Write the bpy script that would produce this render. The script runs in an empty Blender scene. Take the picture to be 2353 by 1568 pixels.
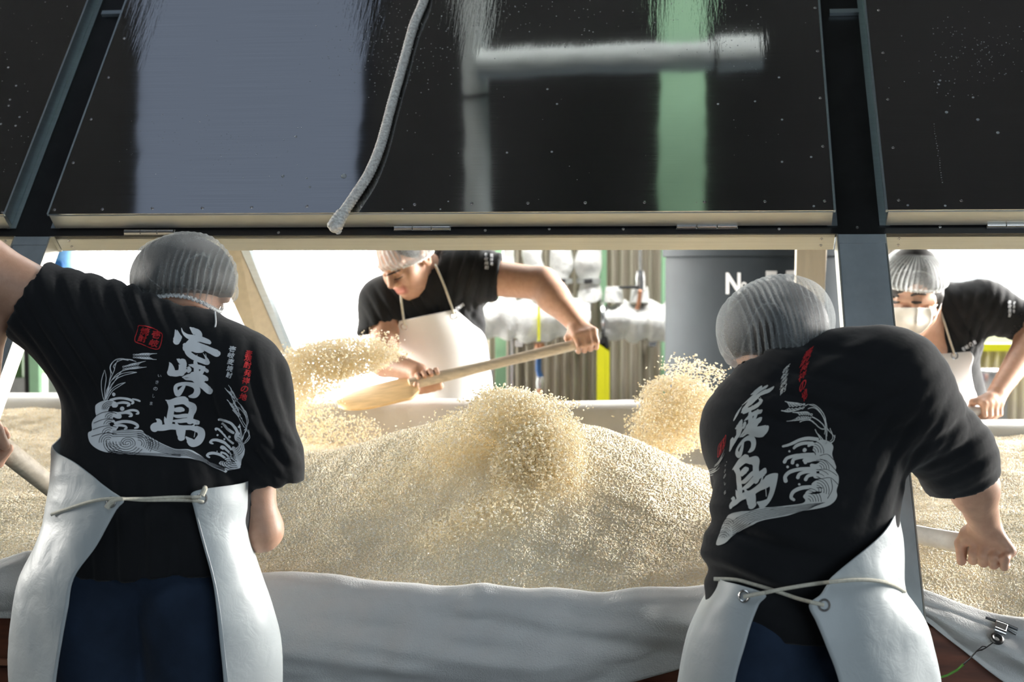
import bpy, bmesh, math, random
import numpy as np
from mathutils import Vector, Matrix, geometry as mgeo
from mathutils.bvhtree import BVHTree

# ------------------------------------------------------------------ camera, world, lights, exposure
scene = bpy.context.scene
COL = scene.collection
F = 3300.0                       # focal length in photo pixels
CAMH = 1.43
PITCH = math.atan((784 - 620) / F)
cam_data = bpy.data.cameras.new('camera')
cam = bpy.data.objects.new('camera', cam_data)
COL.objects.link(cam)
cam.location = (0, 0, CAMH)
cam.rotation_euler = (math.pi / 2 - PITCH, 0, 0)
cam_data.sensor_width = 36.0
cam_data.lens = F * 36.0 / 2353.0
cam_data.clip_start = 0.05
cam_data.dof.use_dof = True
cam_data.dof.focus_distance = 2.95
cam_data.dof.aperture_fstop = 4.5
scene.camera = cam

scene.view_settings.view_transform = 'Standard'
scene.view_settings.look = 'None'
scene.view_settings.gamma = 1.0
scene.view_settings.use_curve_mapping = False
scene.view_settings.exposure = 0.0
scene.cycles.use_denoising = True
scene.cycles.max_bounces = 14
scene.cycles.diffuse_bounces = 9
scene.cycles.transmission_bounces = 12
scene.cycles.transparent_max_bounces = 12
scene.cycles.caustics_reflective = False
scene.cycles.caustics_refractive = False
scene.cycles.sample_clamp_indirect = 6.0

world = bpy.data.worlds.new('daylight')
scene.world = world
world.use_nodes = True
world.node_tree.nodes['Background'].inputs[0].default_value = (0.86, 0.94, 1.0, 1)
world.node_tree.nodes['Background'].inputs[1].default_value = 1.5


def area(name, loc, target, sx, sy, power, col):
    l = bpy.data.lights.new(name, 'AREA')
    l.shape = 'RECTANGLE'
    l.size, l.size_y, l.energy, l.color = sx, sy, power, col
    o = bpy.data.objects.new(name, l)
    COL.objects.link(o)
    o.location = loc
    o.rotation_euler = (Vector(target) - Vector(loc)).to_track_quat('-Z', 'Y').to_euler()
    return o


# daylight in the openings of the hall, then added fill lamps
area('daylight_front_opening', (2.6, -3.9, 1.9), (0.2, 2.8, 1.1), 3.6, 3.0, 74, (0.70, 0.86, 1.0))
area('daylight_curtain_opening', (-1.40, 8.5, 2.2), (-1.2, 3.0, 1.0), 2.4, 3.4, 1500, (1.0, 0.965, 0.90))
area('daylight_right_window', (3.1, 8.6, 2.3), (1.2, 3.0, 1.0), 2.6, 2.2, 900, (1.0, 0.98, 0.94))
a = area('left_side_fill', (-5.3, 5.6, 2.1), (0.0, 4.6, 1.0), 2.4, 2.4, 115, (1.0, 0.965, 0.90))  # added lamp brightening the far side from the left; the wall has no opening
a.data.spread = math.radians(46)
a = area('right_side_fill', (5.6, 5.4, 2.1), (0.6, 4.4, 1.0), 2.4, 2.4, 230, (1.0, 0.97, 0.92))  # added lamp brightening the right end of the trough; solid wall behind it
a.data.spread = math.radians(46)
area('overhead_fill', (-1.0, 1.2, 4.1), (-0.3, 2.6, 1.0), 2.2, 1.6, 22, (0.78, 0.90, 1.0))  # added overhead fill for the foreground, no fixture there
area('overhead_fill_back', (0.9, 6.0, 4.2), (0.9, 6.6, 0.5), 3.6, 1.2, 270, (1.0, 1.0, 0.98))  # added to brighten the back pipes and far workers from above
# ------------------------------------------------------------------ frames of reference
SP, CP = math.sin(PITCH), math.cos(PITCH)
CAM = np.array([0.0, 0.0, CAMH])
YAW = math.radians(7.0)          # the trough and its hood are turned 7 degrees
SA, CA = math.sin(YAW), math.cos(YAW)
LEAN = math.radians(40.0)        # the hood front leans back 40 degrees
SL, CL = math.sin(LEAN), math.cos(LEAN)
HV0, HZ0 = 3.3, 1.47


def ray(px, py):
    x = (px - 1176.5) / F
    y = (784 - py) / F
    return np.array([x, CP + y * SP, -SP + y * CP])


def at(px, py, d):
    r = ray(px, py)
    return CAM + r * (d / r[1])


def pm(r, d):                    # photo pixels -> metres at depth d
    return r * d / F


def tr(u, v, z):                 # trough coordinates -> world
    return np.array([u * CA + v * SA, -u * SA + v * CA, z])


def hd(u, s, w=0.0):             # hood plane coordinates -> world (w = proud of the plane)
    return tr(u, HV0 + s * SL - w * CL, HZ0 + s * CL + w * SL)


HN = tr(0, -CL, SL)              # hood plane normal
HU = tr(1, 0, 0)
HS = tr(0, SL, CL)


def hood_uv(px, py, w=0.0):
    r = ray(px, py)
    o = hd(0, 0, w)
    t = np.dot(o - CAM, HN) / np.dot(r, HN)
    q = CAM + r * t - o
    return float(np.dot(q, HU)), float(np.dot(q, HS))


# ------------------------------------------------------------------ object helpers
def link(o):
    COL.objects.link(o)
    return o


def tag(o, label=None, cat=None, group=None, kind=None):
    if label: o['label'] = label
    if cat: o['category'] = cat
    if group: o['group'] = group
    if kind: o['kind'] = kind
    return o


def thing(name, loc, label, cat, group=None):
    o = link(bpy.data.objects.new(name, None))
    o.location = tuple(float(c) for c in loc)
    o.empty_display_size = 0.05
    return tag(o, label, cat, group)


def wloc(o):
    v = Vector(o.location)
    while o.parent:
        o = o.parent
        if o.type == 'EMPTY': v = Vector(o.location)
    return v


def setparent(o, parent):
    if parent is None: return o
    o.parent = parent
    root = parent
    while root.parent: root = root.parent
    if parent.parent is None:
        o.matrix_parent_inverse = Matrix.Translation(-Vector(root.location))
    return o


def mesh_np(name, V, faces, smooth=True):
    me = bpy.data.meshes.new(name)
    V = np.asarray(V, dtype=np.float32)
    if isinstance(faces, np.ndarray):
        n = faces.shape[1]
        me.vertices.add(len(V))
        me.vertices.foreach_set('co', V.ravel())
        me.loops.add(faces.size)
        me.loops.foreach_set('vertex_index', faces.astype(np.int32).ravel())
        me.polygons.add(len(faces))
        me.polygons.foreach_set('loop_start', np.arange(0, faces.size, n, dtype=np.int32))
        me.update(calc_edges=True)
        me.validate()
    else:
        me.from_pydata([tuple(map(float, v)) for v in V], [], faces)
        me.update()
    me.polygons.foreach_set('use_smooth', np.full(len(me.polygons), bool(smooth)))
    return me


def obj(name, me, mat=None, parent=None, label=None):
    o = link(bpy.data.objects.new(name, me))
    if mat and not me.materials: me.materials.append(mat)
    setparent(o, parent)
    if label: o['label'] = label
    return o


class MB:
    """collects simple shapes for ONE mesh"""
    def __init__(s):
        s.v, s.f = [], []

    def add(s, V, Fc):
        b = len(s.v)
        s.v += [tuple(map(float, q)) for q in V]
        s.f += [tuple(b + i for i in q) for q in Fc]

    def hexa(s, P):              # 8 corners: bottom ring 0-3, top ring 4-7
        s.add(P, [(3, 2, 1, 0), (4, 5, 6, 7), (0, 1, 5, 4), (1, 2, 6, 5), (2, 3, 7, 6), (3, 0, 4, 7)])

    def box(s, lo, hi, fr=None):
        P = [(x, y, z) for z in (lo[2], hi[2]) for x, y in ((lo[0], lo[1]), (hi[0], lo[1]), (hi[0], hi[1]), (lo[0], hi[1]))]
        if fr: P = [fr(*p) for p in P]
        s.hexa(P)

    def tube(s, pts, r, n=10, cap=True):
        pts = [np.asarray(p, float) for p in pts]
        rr = r if hasattr(r, '__len__') else [r] * len(pts)
        T = [pts[min(i + 1, len(pts) - 1)] - pts[max(i - 1, 0)] for i in range(len(pts))]
        T = [t / (np.linalg.norm(t) + 1e-9) for t in T]
        a = np.array([0, 0, 1.0]) if abs(T[0][2]) < .9 else np.array([1.0, 0, 0])
        N = np.cross(T[0], a); N /= np.linalg.norm(N)
        V, Fc = [], []
        for i, p in enumerate(pts):
            N = N - T[i] * np.dot(N, T[i]); N /= np.linalg.norm(N) + 1e-9
            B = np.cross(T[i], N)
            for k in range(n):
                q = 2 * math.pi * k / n
                V.append(p + rr[i] * (math.cos(q) * N + math.sin(q) * B))
        for i in range(len(pts) - 1):
            for k in range(n):
                k2 = (k + 1) % n
                Fc.append((i * n + k, i * n + k2, (i + 1) * n + k2, (i + 1) * n + k))
        if cap:
            Fc.append(tuple(range(n - 1, -1, -1)))
            Fc.append(tuple((len(pts) - 1) * n + k for k in range(n)))
        s.add(V, Fc)

    def lathe(s, prof, c, n=32, ax=None):
        c = np.asarray(c, float)
        ax = np.array([0, 0, 1.0]) if ax is None else np.asarray(ax, float) / np.linalg.norm(ax)
        a = np.array([1.0, 0, 0]) if abs(ax[0]) < .9 else np.array([0, 1.0, 0])
        N = np.cross(ax, a); N /= np.linalg.norm(N); B = np.cross(ax, N)
        V, Fc = [], []
        for r, h in prof:
            for k in range(n):
                q = 2 * math.pi * k / n
                V.append(c + ax * h + r * (math.cos(q) * N + math.sin(q) * B))
        for i in range(len(prof) - 1):
            for k in range(n):
                k2 = (k + 1) % n
                Fc.append((i * n + k, i * n + k2, (i + 1) * n + k2, (i + 1) * n + k))
        s.add(V, Fc)

    def torus(s, c, ax, R, r, n=20, m=8):
        c = np.asarray(c, float); ax = np.asarray(ax, float) / np.linalg.norm(ax)
        a = np.array([1.0, 0, 0]) if abs(ax[0]) < .9 else np.array([0, 1.0, 0])
        N = np.cross(ax, a); N /= np.linalg.norm(N); B = np.cross(ax, N)
        V = []
        for i in range(n):
            q = 2 * math.pi * i / n
            d = math.cos(q) * N + math.sin(q) * B
            for k in range(m):
                w = 2 * math.pi * k / m
                V.append(c + d * (R + r * math.cos(w)) + ax * r * math.sin(w))
        Fc = [(i * m + k, i * m + (k + 1) % m, ((i + 1) % n) * m + (k + 1) % m, ((i + 1) % n) * m + k) for i in range(n) for k in range(m)]
        s.add(V, Fc)

    def mesh(s, name, smooth=False, bevel=0.0, angle=None):
        me = bpy.data.meshes.new(name)
        me.from_pydata(s.v, [], s.f)
        bm = bmesh.new(); bm.from_mesh(me)
        bmesh.ops.recalc_face_normals(bm, faces=bm.faces)
        if bevel > 0:
            ed = [e for e in bm.edges if len(e.link_faces) == 2 and e.calc_face_angle(0) > .5]
            bmesh.ops.bevel(bm, geom=ed, offset=bevel, segments=2, affect='EDGES', profile=.5)
        bm.to_mesh(me); bm.free()
        if smooth:
            me.polygons.foreach_set('use_smooth', np.ones(len(me.polygons), dtype=bool))
            me.set_sharp_from_angle(angle=angle or 0.7)
        me.update()
        return me

    def build(s, name, mat, parent=None, smooth=False, bevel=0.0, label=None, angle=None):
        return obj(name, s.mesh(name, smooth, bevel, angle), mat, parent, label)


def grid_mesh(name, P, close_u=False):
    """P: (n,m,3) grid -> quad mesh"""
    n, m = P.shape[:2]
    idx = np.arange(n * m).reshape(n, m)
    a = idx if not close_u else np.vstack([idx, idx[:1]])
    f = np.stack([a[:-1, :-1], a[1:, :-1], a[1:, 1:], a[:-1, 1:]], -1).reshape(-1, 4)
    return mesh_np(name, P.reshape(-1, 3), f)


def solidify(o, t, off=-1.0):
    md = o.modifiers.new('thickness', 'SOLIDIFY')
    md.thickness = t
    md.offset = off
    return o


def spline(pts, n):
    """Catmull-Rom through rows of numbers"""
    P = np.asarray(pts, float)
    if len(P) == 2:
        t = np.linspace(0, 1, n)[:, None]
        return P[0] * (1 - t) + P[1] * t
    seg = len(P) - 1
    out = []
    for t in np.linspace(0, seg, n):
        i = min(int(t), seg - 1); q = t - i
        p0, p1, p2, p3 = P[max(i - 1, 0)], P[i], P[i + 1], P[min(i + 2, seg)]
        out.append(.5 * ((2 * p1) + (-p0 + p2) * q + (2 * p0 - 5 * p1 + 4 * p2 - p3) * q * q + (-p0 + 3 * p1 - 3 * p2 + p3) * q ** 3))
    return np.array(out)


def waves(P, seed, scale, n=10):
    """smooth pseudo noise in [-1,1]-ish from summed sines; P (...,3)"""
    rg = np.random.RandomState(seed)
    o = np.zeros(P.shape[:-1])
    for i in range(n):
        k = rg.normal(size=3); k *= scale * (0.6 + 1.4 * rg.rand()) / np.linalg.norm(k)
        o += np.sin(P @ k + rg.rand() * 6.28) / n ** .5
    return o


def vnormals(me):
    me.update()
    a = np.empty(len(me.vertices) * 3, dtype=np.float32)
    me.vertex_normals.foreach_get('vector', a)
    return a.reshape(-1, 3)


def vcos(me):
    a = np.empty(len(me.vertices) * 3, dtype=np.float32)
    me.vertices.foreach_get('co', a)
    return a.reshape(-1, 3).astype(float)


def setcos(me, V):
    me.vertices.foreach_set('co', np.asarray(V, dtype=np.float32).ravel())
    me.update()


def bvh(o_or_me):
    me = o_or_me.data if hasattr(o_or_me, 'data') else o_or_me
    V = vcos(me)
    n = len(me.polygons)
    ls = np.empty(n, np.int32); lt = np.empty(n, np.int32)
    me.polygons.foreach_get('loop_start', ls); me.polygons.foreach_get('loop_total', lt)
    li = np.empty(len(me.loops), np.int32); me.loops.foreach_get('vertex_index', li)
    polys = [tuple(li[a:a + b]) for a, b in zip(ls.tolist(), lt.tolist())]
    return BVHTree.FromPolygons([tuple(v) for v in V], polys)


def cast(px, py, trees, lift=0.0, want_n=False):
    """first real surface met along the line of sight through a photo point"""
    r = ray(px, py); rl = np.linalg.norm(r)
    best = None
    for t in trees:
        h = t.ray_cast(Vector(CAM), Vector(r / rl))
        if h[0] is not None and (best is None or h[3] < best[3]): best = h
    if best is None: return None
    n = np.array(best[1])
    if np.dot(n, r) > 0: n = -n
    p = np.array(best[0]) + n * lift
    return (p, n) if want_n else p


# ------------------------------------------------------------------ distance-field bodies
class SDF:
    def __init__(s):
        s.p = []

    def cap(s, a, b, ra, rb=None, k=.025, sq=None, op='add'):
        s.p.append((op, 'cap', np.asarray(a, float), np.asarray(b, float), ra, ra if rb is None else rb, k, sq)); return s

    def ell(s, c, r, R=None, k=.02, op='add'):
        s.p.append((op, 'ell', np.asarray(c, float), np.asarray(r, float), np.eye(3) if R is None else np.asarray(R, float), None, k, None)); return s

    def cut(s, c, ax, rad, ln):
        ax = np.asarray(ax, float); ax = ax / np.linalg.norm(ax)
        s.p.append(('cut', 'cyl', np.asarray(c, float), ax, rad, ln, 0, None)); return s

    def grid(s, lo, hi, h):
        lo = np.asarray(lo, float); hi = np.asarray(hi, float)
        N = np.ceil((hi - lo) / h).astype(int) + 1
        FV = np.full(N, .08, np.float32)
        for (op, ty, A, B, c, d, k, sq) in s.p:
            pad = .045 + k
            if ty == 'cap':
                m = max(c, d); bl, bh = np.minimum(A, B) - m - pad, np.maximum(A, B) + m + pad
                if sq is not None and sq[1] > 1: bl, bh = bl - m * (sq[1] - 1), bh + m * (sq[1] - 1)
            elif ty == 'ell':
                m = B.max(); bl, bh = A - m - pad, A + m + pad
            else:
                m = math.hypot(c, d); bl, bh = A - m - pad, A + m + pad
            i0 = np.maximum(np.floor((bl - lo) / h).astype(int), 0); i1 = np.minimum(np.ceil((bh - lo) / h).astype(int) + 1, N)
            if (i1 <= i0).any(): continue
            X = (lo[0] + h * np.arange(i0[0], i1[0], dtype=np.float32))[:, None, None].astype(np.float32)
            Y = (lo[1] + h * np.arange(i0[1], i1[1], dtype=np.float32))[None, :, None].astype(np.float32)
            Z = (lo[2] + h * np.arange(i0[2], i1[2], dtype=np.float32))[None, None, :].astype(np.float32)
            sl = tuple(slice(a, b) for a, b in zip(i0, i1))
            x, y, z = X - np.float32(A[0]), Y - np.float32(A[1]), Z - np.float32(A[2])
            if ty == 'cap':
                ba = B - A
                sc = 1.0
                if sq is not None:
                    nd, f = np.asarray(sq[0], float), sq[1]; nd = nd / np.linalg.norm(nd)
                    q = (x * nd[0] + y * nd[1] + z * nd[2]) * (1 / f - 1)
                    x, y, z = x + q * nd[0], y + q * nd[1], z + q * nd[2]
                    ba = ba + nd * np.dot(ba, nd) * (1 / f - 1)
                    sc = min(1.0, f)
                L = max(float(ba @ ba), 1e-9)
                t = np.clip((x * ba[0] + y * ba[1] + z * ba[2]) / L, 0, 1)
                D = (np.sqrt((x - t * ba[0]) ** 2 + (y - t * ba[1]) ** 2 + (z - t * ba[2]) ** 2) - (c + (d - c) * t)) * sc
            elif ty == 'ell':
                R = c
                p = [x * R[0, i] + y * R[1, i] + z * R[2, i] for i in range(3)]
                k0 = np.sqrt((p[0] / B[0]) ** 2 + (p[1] / B[1]) ** 2 + (p[2] / B[2]) ** 2)
                k1 = np.sqrt((p[0] / B[0] ** 2) ** 2 + (p[1] / B[1] ** 2) ** 2 + (p[2] / B[2] ** 2) ** 2) + 1e-6
                D = k0 * (k0 - 1) / k1
            else:
                ax = B
                t = x * ax[0] + y * ax[1] + z * ax[2]
                rr = np.sqrt(np.maximum(x * x + y * y + z * z - t * t, 0))
                D = np.maximum(np.maximum(-t, t - d), rr - c)
            W = FV[sl]
            if op == 'add':
                if k > 0:
                    hh = np.maximum(k - np.abs(W - D), 0) / k
                    FV[sl] = np.minimum(W, D) - hh * hh * k * .25
                else: FV[sl] = np.minimum(W, D)
            elif op == 'sub':
                if k > 0:
                    hh = np.maximum(k - np.abs(W + D), 0) / k
                    FV[sl] = np.maximum(W, -D) + hh * hh * k * .25
                else: FV[sl] = np.maximum(W, -D)
            else: FV[sl] = np.maximum(W, -D)
        return FV, lo

    def bounds(s):
        lo, hi = np.full(3, 9.), np.full(3, -9.)
        for (op, ty, A, B, c, d, k, sq) in s.p:
            if op != 'add': continue
            if ty == 'cap':
                m = max(c, d) * max(1, sq[1] if sq is not None else 1); lo = np.minimum(lo, np.minimum(A, B) - m); hi = np.maximum(hi, np.maximum(A, B) + m)
            else: lo = np.minimum(lo, A - B.max()); hi = np.maximum(hi, A + B.max())
        return lo - .02, hi + .02


def surfnet(FV, lo, h):
    n = np.array(FV.shape)
    S = FV < 0
    c = S[:-1, :-1, :-1].astype(np.int8)
    tot = np.zeros(n - 1, np.int8)
    OFF = [(i, j, k) for i in (0, 1) for j in (0, 1) for k in (0, 1)]
    for (i, j, k) in OFF: tot += S[i:n[0] - 1 + i, j:n[1] - 1 + j, k:n[2] - 1 + k]
    idx = np.argwhere((tot > 0) & (tot < 8))
    vals = np.stack([FV[idx[:, 0] + i, idx[:, 1] + j, idx[:, 2] + k] for (i, j, k) in OFF], 1).astype(float)
    acc = np.zeros((len(idx), 3)); cnt = np.zeros(len(idx))
    for a in range(8):
        for b in range(a + 1, 8):
            if sum(abs(p - q) for p, q in zip(OFF[a], OFF[b])) != 1: continue
            m = (vals[:, a] < 0) != (vals[:, b] < 0)
            t = vals[m, a] / (vals[m, a] - vals[m, b])
            acc[m] += np.array(OFF[a]) + t[:, None] * (np.array(OFF[b]) - np.array(OFF[a]))
            cnt[m] += 1
    V = lo + h * (idx + acc / np.maximum(cnt, 1)[:, None])
    gid = np.full(n - 1, -1, np.int32)
    gid[idx[:, 0], idx[:, 1], idx[:, 2]] = np.arange(len(idx))
    faces = []
    for ax in range(3):
        s0 = [slice(None)] * 3; s1 = [slice(None)] * 3
        s0[ax] = slice(0, -1); s1[ax] = slice(1, None)
        e = np.argwhere(S[tuple(s0)] != S[tuple(s1)])
        b, c2 = (ax + 1) % 3, (ax + 2) % 3
        e = e[(e[:, b] > 0) & (e[:, c2] > 0) & (e[:, b] < n[b] - 1) & (e[:, c2] < n[c2] - 1)]
        q = []
        for (db, dc) in ((-1, -1), (0, -1), (0, 0), (-1, 0)):
            w = e.copy(); w[:, b] += db; w[:, c2] += dc
            q.append(gid[w[:, 0], w[:, 1], w[:, 2]])
        q = np.stack(q, 1)
        fl = S[e[:, 0], e[:, 1], e[:, 2]]
        q[~fl] = q[~fl][:, ::-1]
        faces.append(q[(q >= 0).all(1)])
    return V, np.vstack(faces)


def body_mesh(name, sdf, h, fine=(), lo=None, hi=None):
    """mesh of a field; `fine` = [(centre, radius, step)] balls meshed more finely in the same mesh"""
    L, H_ = sdf.bounds()
    if lo is not None: L = np.maximum(L, lo)
    if hi is not None: H_ = np.minimum(H_, hi)
    V, Fc = surfnet(*sdf.grid(L, H_, h), h)
    VV, FF, base = [], [], 0
    ctr = V[Fc].mean(1)
    keep = np.ones(len(Fc), bool)
    for (c, r, s) in fine: keep &= np.linalg.norm(ctr - c, axis=1) > r - h * .7
    VV.append(V); FF.append(Fc[keep]); base = len(V)
    for i, (c, r, s) in enumerate(fine):
        v, f = surfnet(*sdf.grid(np.asarray(c) - r - .01, np.asarray(c) + r + .01, s), s)
        cc = v[f].mean(1)
        kk = np.linalg.norm(cc - c, axis=1) < r
        for (c2, r2, s2) in fine[:i]: kk &= np.linalg.norm(cc - c2, axis=1) > r2 - s2
        VV.append(v); FF.append(f[kk] + base); base += len(v)
    V = np.vstack(VV); Fc = np.vstack(FF)
    used = np.zeros(len(V), bool); used[Fc.ravel()] = True
    re = np.cumsum(used) - 1
    return mesh_np(name, V[used], re[Fc])


def vcol(me, cols, name='Col'):
    a = me.color_attributes.new(name, 'FLOAT_COLOR', 'POINT')
    c = np.ones((len(me.vertices), 4), np.float32); c[:, :3] = cols
    a.data.foreach_set('color', c.ravel())


def vfloat(me, vals, name):
    a = me.attributes.new(name, 'FLOAT', 'POINT')
    a.data.foreach_set('value', np.asarray(vals, np.float32))
# ------------------------------------------------------------------ materials
def srgb(r, g, b):
    f = lambda c: (c / 255 / 12.92) if c / 255 <= .04045 else ((c / 255 + .055) / 1.055) ** 2.4
    return (f(r), f(g), f(b), 1)


class NT:
    def __init__(s, name):
        s.m = bpy.data.materials.new(name); s.m.use_nodes = True
        s.t = s.m.node_tree; s.n = s.t.nodes; s.b = s.n['Principled BSDF']; s.out = s.n['Material Output']

    def new(s, ty, **kw):
        n = s.n.new(ty)
        for k, v in kw.items():
            if k.startswith('i_'):
                key = k[2:]; key = int(key) if key.isdigit() else key.replace('_', ' ')
                n.inputs[key].default_value = v
            else: setattr(n, k, v)
        return n

    def ln(s, a, b): s.t.links.new(a, b)

    def coords(s, scale=(1, 1, 1), rot=(0, 0, 0), kind='Object'):
        c = s.new('ShaderNodeTexCoord'); mp = s.new('ShaderNodeMapping')
        mp.inputs['Scale'].default_value = scale; mp.inputs['Rotation'].default_value = rot
        s.ln(c.outputs[kind], mp.inputs[0]); return mp.outputs[0]

    def noise(s, vec, scale, detail=3, rough=.55, dist=0):
        n = s.new('ShaderNodeTexNoise'); n.inputs['Scale'].default_value = scale; n.inputs['Detail'].default_value = detail
        n.inputs['Roughness'].default_value = rough; n.inputs['Distortion'].default_value = dist
        if vec is not None: s.ln(vec, n.inputs['Vector'])
        return n.outputs[0]

    def ramp(s, fac, stops):
        r = s.new('ShaderNodeValToRGB'); e = r.color_ramp.elements
        while len(e) < len(stops): e.new(.5)
        for el, (p, c) in zip(e, stops): el.position = p; el.color = c if len(c) == 4 else (*c, 1)
        s.ln(fac, r.inputs[0]); return r.outputs[0]

    def bump(s, h, strength=.2, dist=.01, prev=None):
        b = s.new('ShaderNodeBump'); b.inputs['Strength'].default_value = strength; b.inputs['Distance'].default_value = dist
        s.ln(h, b.inputs['Height'])
        if prev: s.ln(prev, b.inputs['Normal'])
        return b.outputs[0]


def simple(name, col, rough=.6, metal=0.0, nscale=30, var=.12, bump=.0, bdist=.004, stretch=(1, 1, 1), spec=.5, coat=0.0):
    n = NT(name)
    v = n.coords(stretch)
    f = n.noise(v, nscale, 4)
    c0 = tuple(max(0, c * (1 - var)) for c in col[:3]); c1 = tuple(min(1, c * (1 + var)) for c in col[:3])
    n.ln(n.ramp(f, [(.3, c0), (.7, c1)]), n.b.inputs['Base Color'])
    n.b.inputs['Roughness'].default_value = rough; n.b.inputs['Metallic'].default_value = metal
    n.b.inputs['Specular IOR Level'].default_value = spec
    if coat: n.b.inputs['Coat Weight'].default_value = coat
    if bump: n.ln(n.bump(f, bump, bdist), n.b.inputs['Normal'])
    return n.m


M = {}
M['alu'] = simple('brushed_aluminium', (.60, .60, .55, 1), .42, .75, 6, .05, .05, .001, (1, 1, 40))
M['alu_cool'] = simple('aluminium_flange', (.50, .58, .62, 1), .38, .8, 6, .06, .05, .001, (1, 1, 30))
M['steel'] = simple('stainless_steel', (.62, .62, .62, 1), .25, 1.0, 20, .08)
M['dark_metal'] = simple('dark_clip_metal', (.12, .12, .12, 1), .3, .9, 30, .1)
M['post'] = simple('post_grey_plate', (.34, .385, .41, 1), .5, .1, 12, .18, .05, .002, (1, 1, .3))
M['post_light'] = simple('post_pale_wood', (.62, .56, .45, 1), .6, 0, 8, .08, .1, .002, (6, 6, .5))
M['black_cover'] = simple('black_hood_cover', (.012, .012, .013, 1), .35, 0, 14, .3)
M['yellow'] = simple('yellow_paint', (.72, .70, .01, 1), .45, 0, 10, .05)
M['green'] = simple('green_paint', (.33, .58, .36, 1), .5, 0, 8, .08)
M['green_dark'] = simple('dark_green_panel', (.10, .22, .08, 1), .6, 0, 5, .15)
M['ceil_green'] = simple('green_beam_paint', (.52, .86, .58, 1), .6, 0, 3, .08)
M['ceil_grey'] = simple('grey_pipe_paint', (.42, .46, .46, 1), .5, 0, 3, .1)
M['black'] = simple('black_paint', (.01, .01, .01, 1), .5)
M['grey_box'] = simple('grey_box_paint', (.35, .36, .34, 1), .6)
M['blue'] = simple('blue_plastic', (.16, .38, .75, 1), .4, 0, 12, .5)
M['floor'] = simple('concrete_floor', (.16, .16, .155, 1), .55, 0, 3, .25, .1)
M['wall_dark'] = simple('dark_wall', (.16, .16, .16, 1), .8, 0, 2, .2)
M['ceiling'] = simple('dark_ceiling', (.012, .012, .013, 1), .9, 0, 2, .2)
M['wood_red'] = simple('red_brown_trough_wood', (.14, .045, .022, 1), .5, 0, 8, .4, .15, .003, (.6, 6, 6))
M['wood_paddle'] = simple('pale_paddle_wood', (.62, .43, .22, 1), .55, 0, 10, .18, .1, .002, (1.2, 8, 8))
M['wood_handle'] = simple('worn_handle_wood', (.66, .57, .44, 1), .6, 0, 14, .2, .15, .002, (1.5, 9, 9))
M['wood_dark'] = simple('weathered_handle_wood', (.30, .26, .20, 1), .6, 0, 14, .25, .15, .002, (1.5, 9, 9))
M['tape'] = simple('white_wrapped_tape', (.72, .68, .62, 1), .35, 0, 40, .12, .3, .003)
M['rope'] = simple('grey_rope_fibre', (.78, .75, .71, 1), .9, 0, 160, .35, .4, .002)
M['string'] = simple('cream_cord', (.70, .67, .56, 1), .8, 0, 200, .12, .3, .001)
M['pipe_wrap'] = simple('white_pipe_wrap', (.86, .86, .83, 1), .28, .0, 18, .12, .8, .02)
M['tank'] = simple('dark_grey_tank_paint', (.022, .030, .036, 1), .7, .0, 3, .2, .05, .01, (1, 1, 1), .25)
M['white_paint'] = simple('white_letter_paint', (.85, .87, .87, 1), .6, 0, 4, .02)
M['copper'] = simple('copper_pipe', (.55, .27, .16, 1), .35, .8)
M['black_hair'] = simple('black_hair', (.016, .014, .013, 1), .5, 0, 90, .5, .4, .004, (8, 8, 1))
M['mask'] = simple('white_mask_cloth', (.80, .77, .70, 1), .85, 0, 60, .03, .1, .002)
M['elastic'] = simple('white_elastic', (.78, .80, .80, 1), .8, 0, 120, .1, .4, .001)
M['rubber'] = simple('white_rubber_boot', (.75, .76, .76, 1), .4)
M['green_cord'] = simple('green_cord_plastic', (.13, .33, .06, 1), .5)
M['brow'] = simple('dark_brow_hair', (.03, .022, .02, 1), .7)
M['plastic_blue_dark'] = simple('dark_blue_plastic', (.03, .13, .38, 1), .4)


def fabric(name, col, rough=.85, weave=900, wob=.25, sheen=.2, var=.15, translucent=0.0):
    n = NT(name)
    v = n.coords()
    f = n.noise(v, weave, 2); g = n.noise(v, 9, 4)
    c0 = tuple(c * (1 - var) for c in col[:3]); c1 = tuple(min(1, c * (1 + var)) for c in col[:3])
    n.ln(n.ramp(g, [(.3, c0), (.7, c1)]), n.b.inputs['Base Color'])
    n.b.inputs['Roughness'].default_value = rough
    n.b.inputs['Sheen Weight'].default_value = sheen
    n.b.inputs['Specular IOR Level'].default_value = .25
    b1 = n.bump(f, wob, .002)
    n.ln(n.bump(g, .25, .02, b1), n.b.inputs['Normal'])
    if translucent:
        t = n.new('ShaderNodeBsdfTranslucent'); t.inputs[0].default_value = col
        mx = n.new('ShaderNodeMixShader'); mx.inputs[0].default_value = translucent
        n.ln(n.b.outputs[0], mx.inputs[1]); n.ln(t.outputs[0], mx.inputs[2]); n.ln(mx.outputs[0], n.out.inputs[0])
    return n.m


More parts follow.
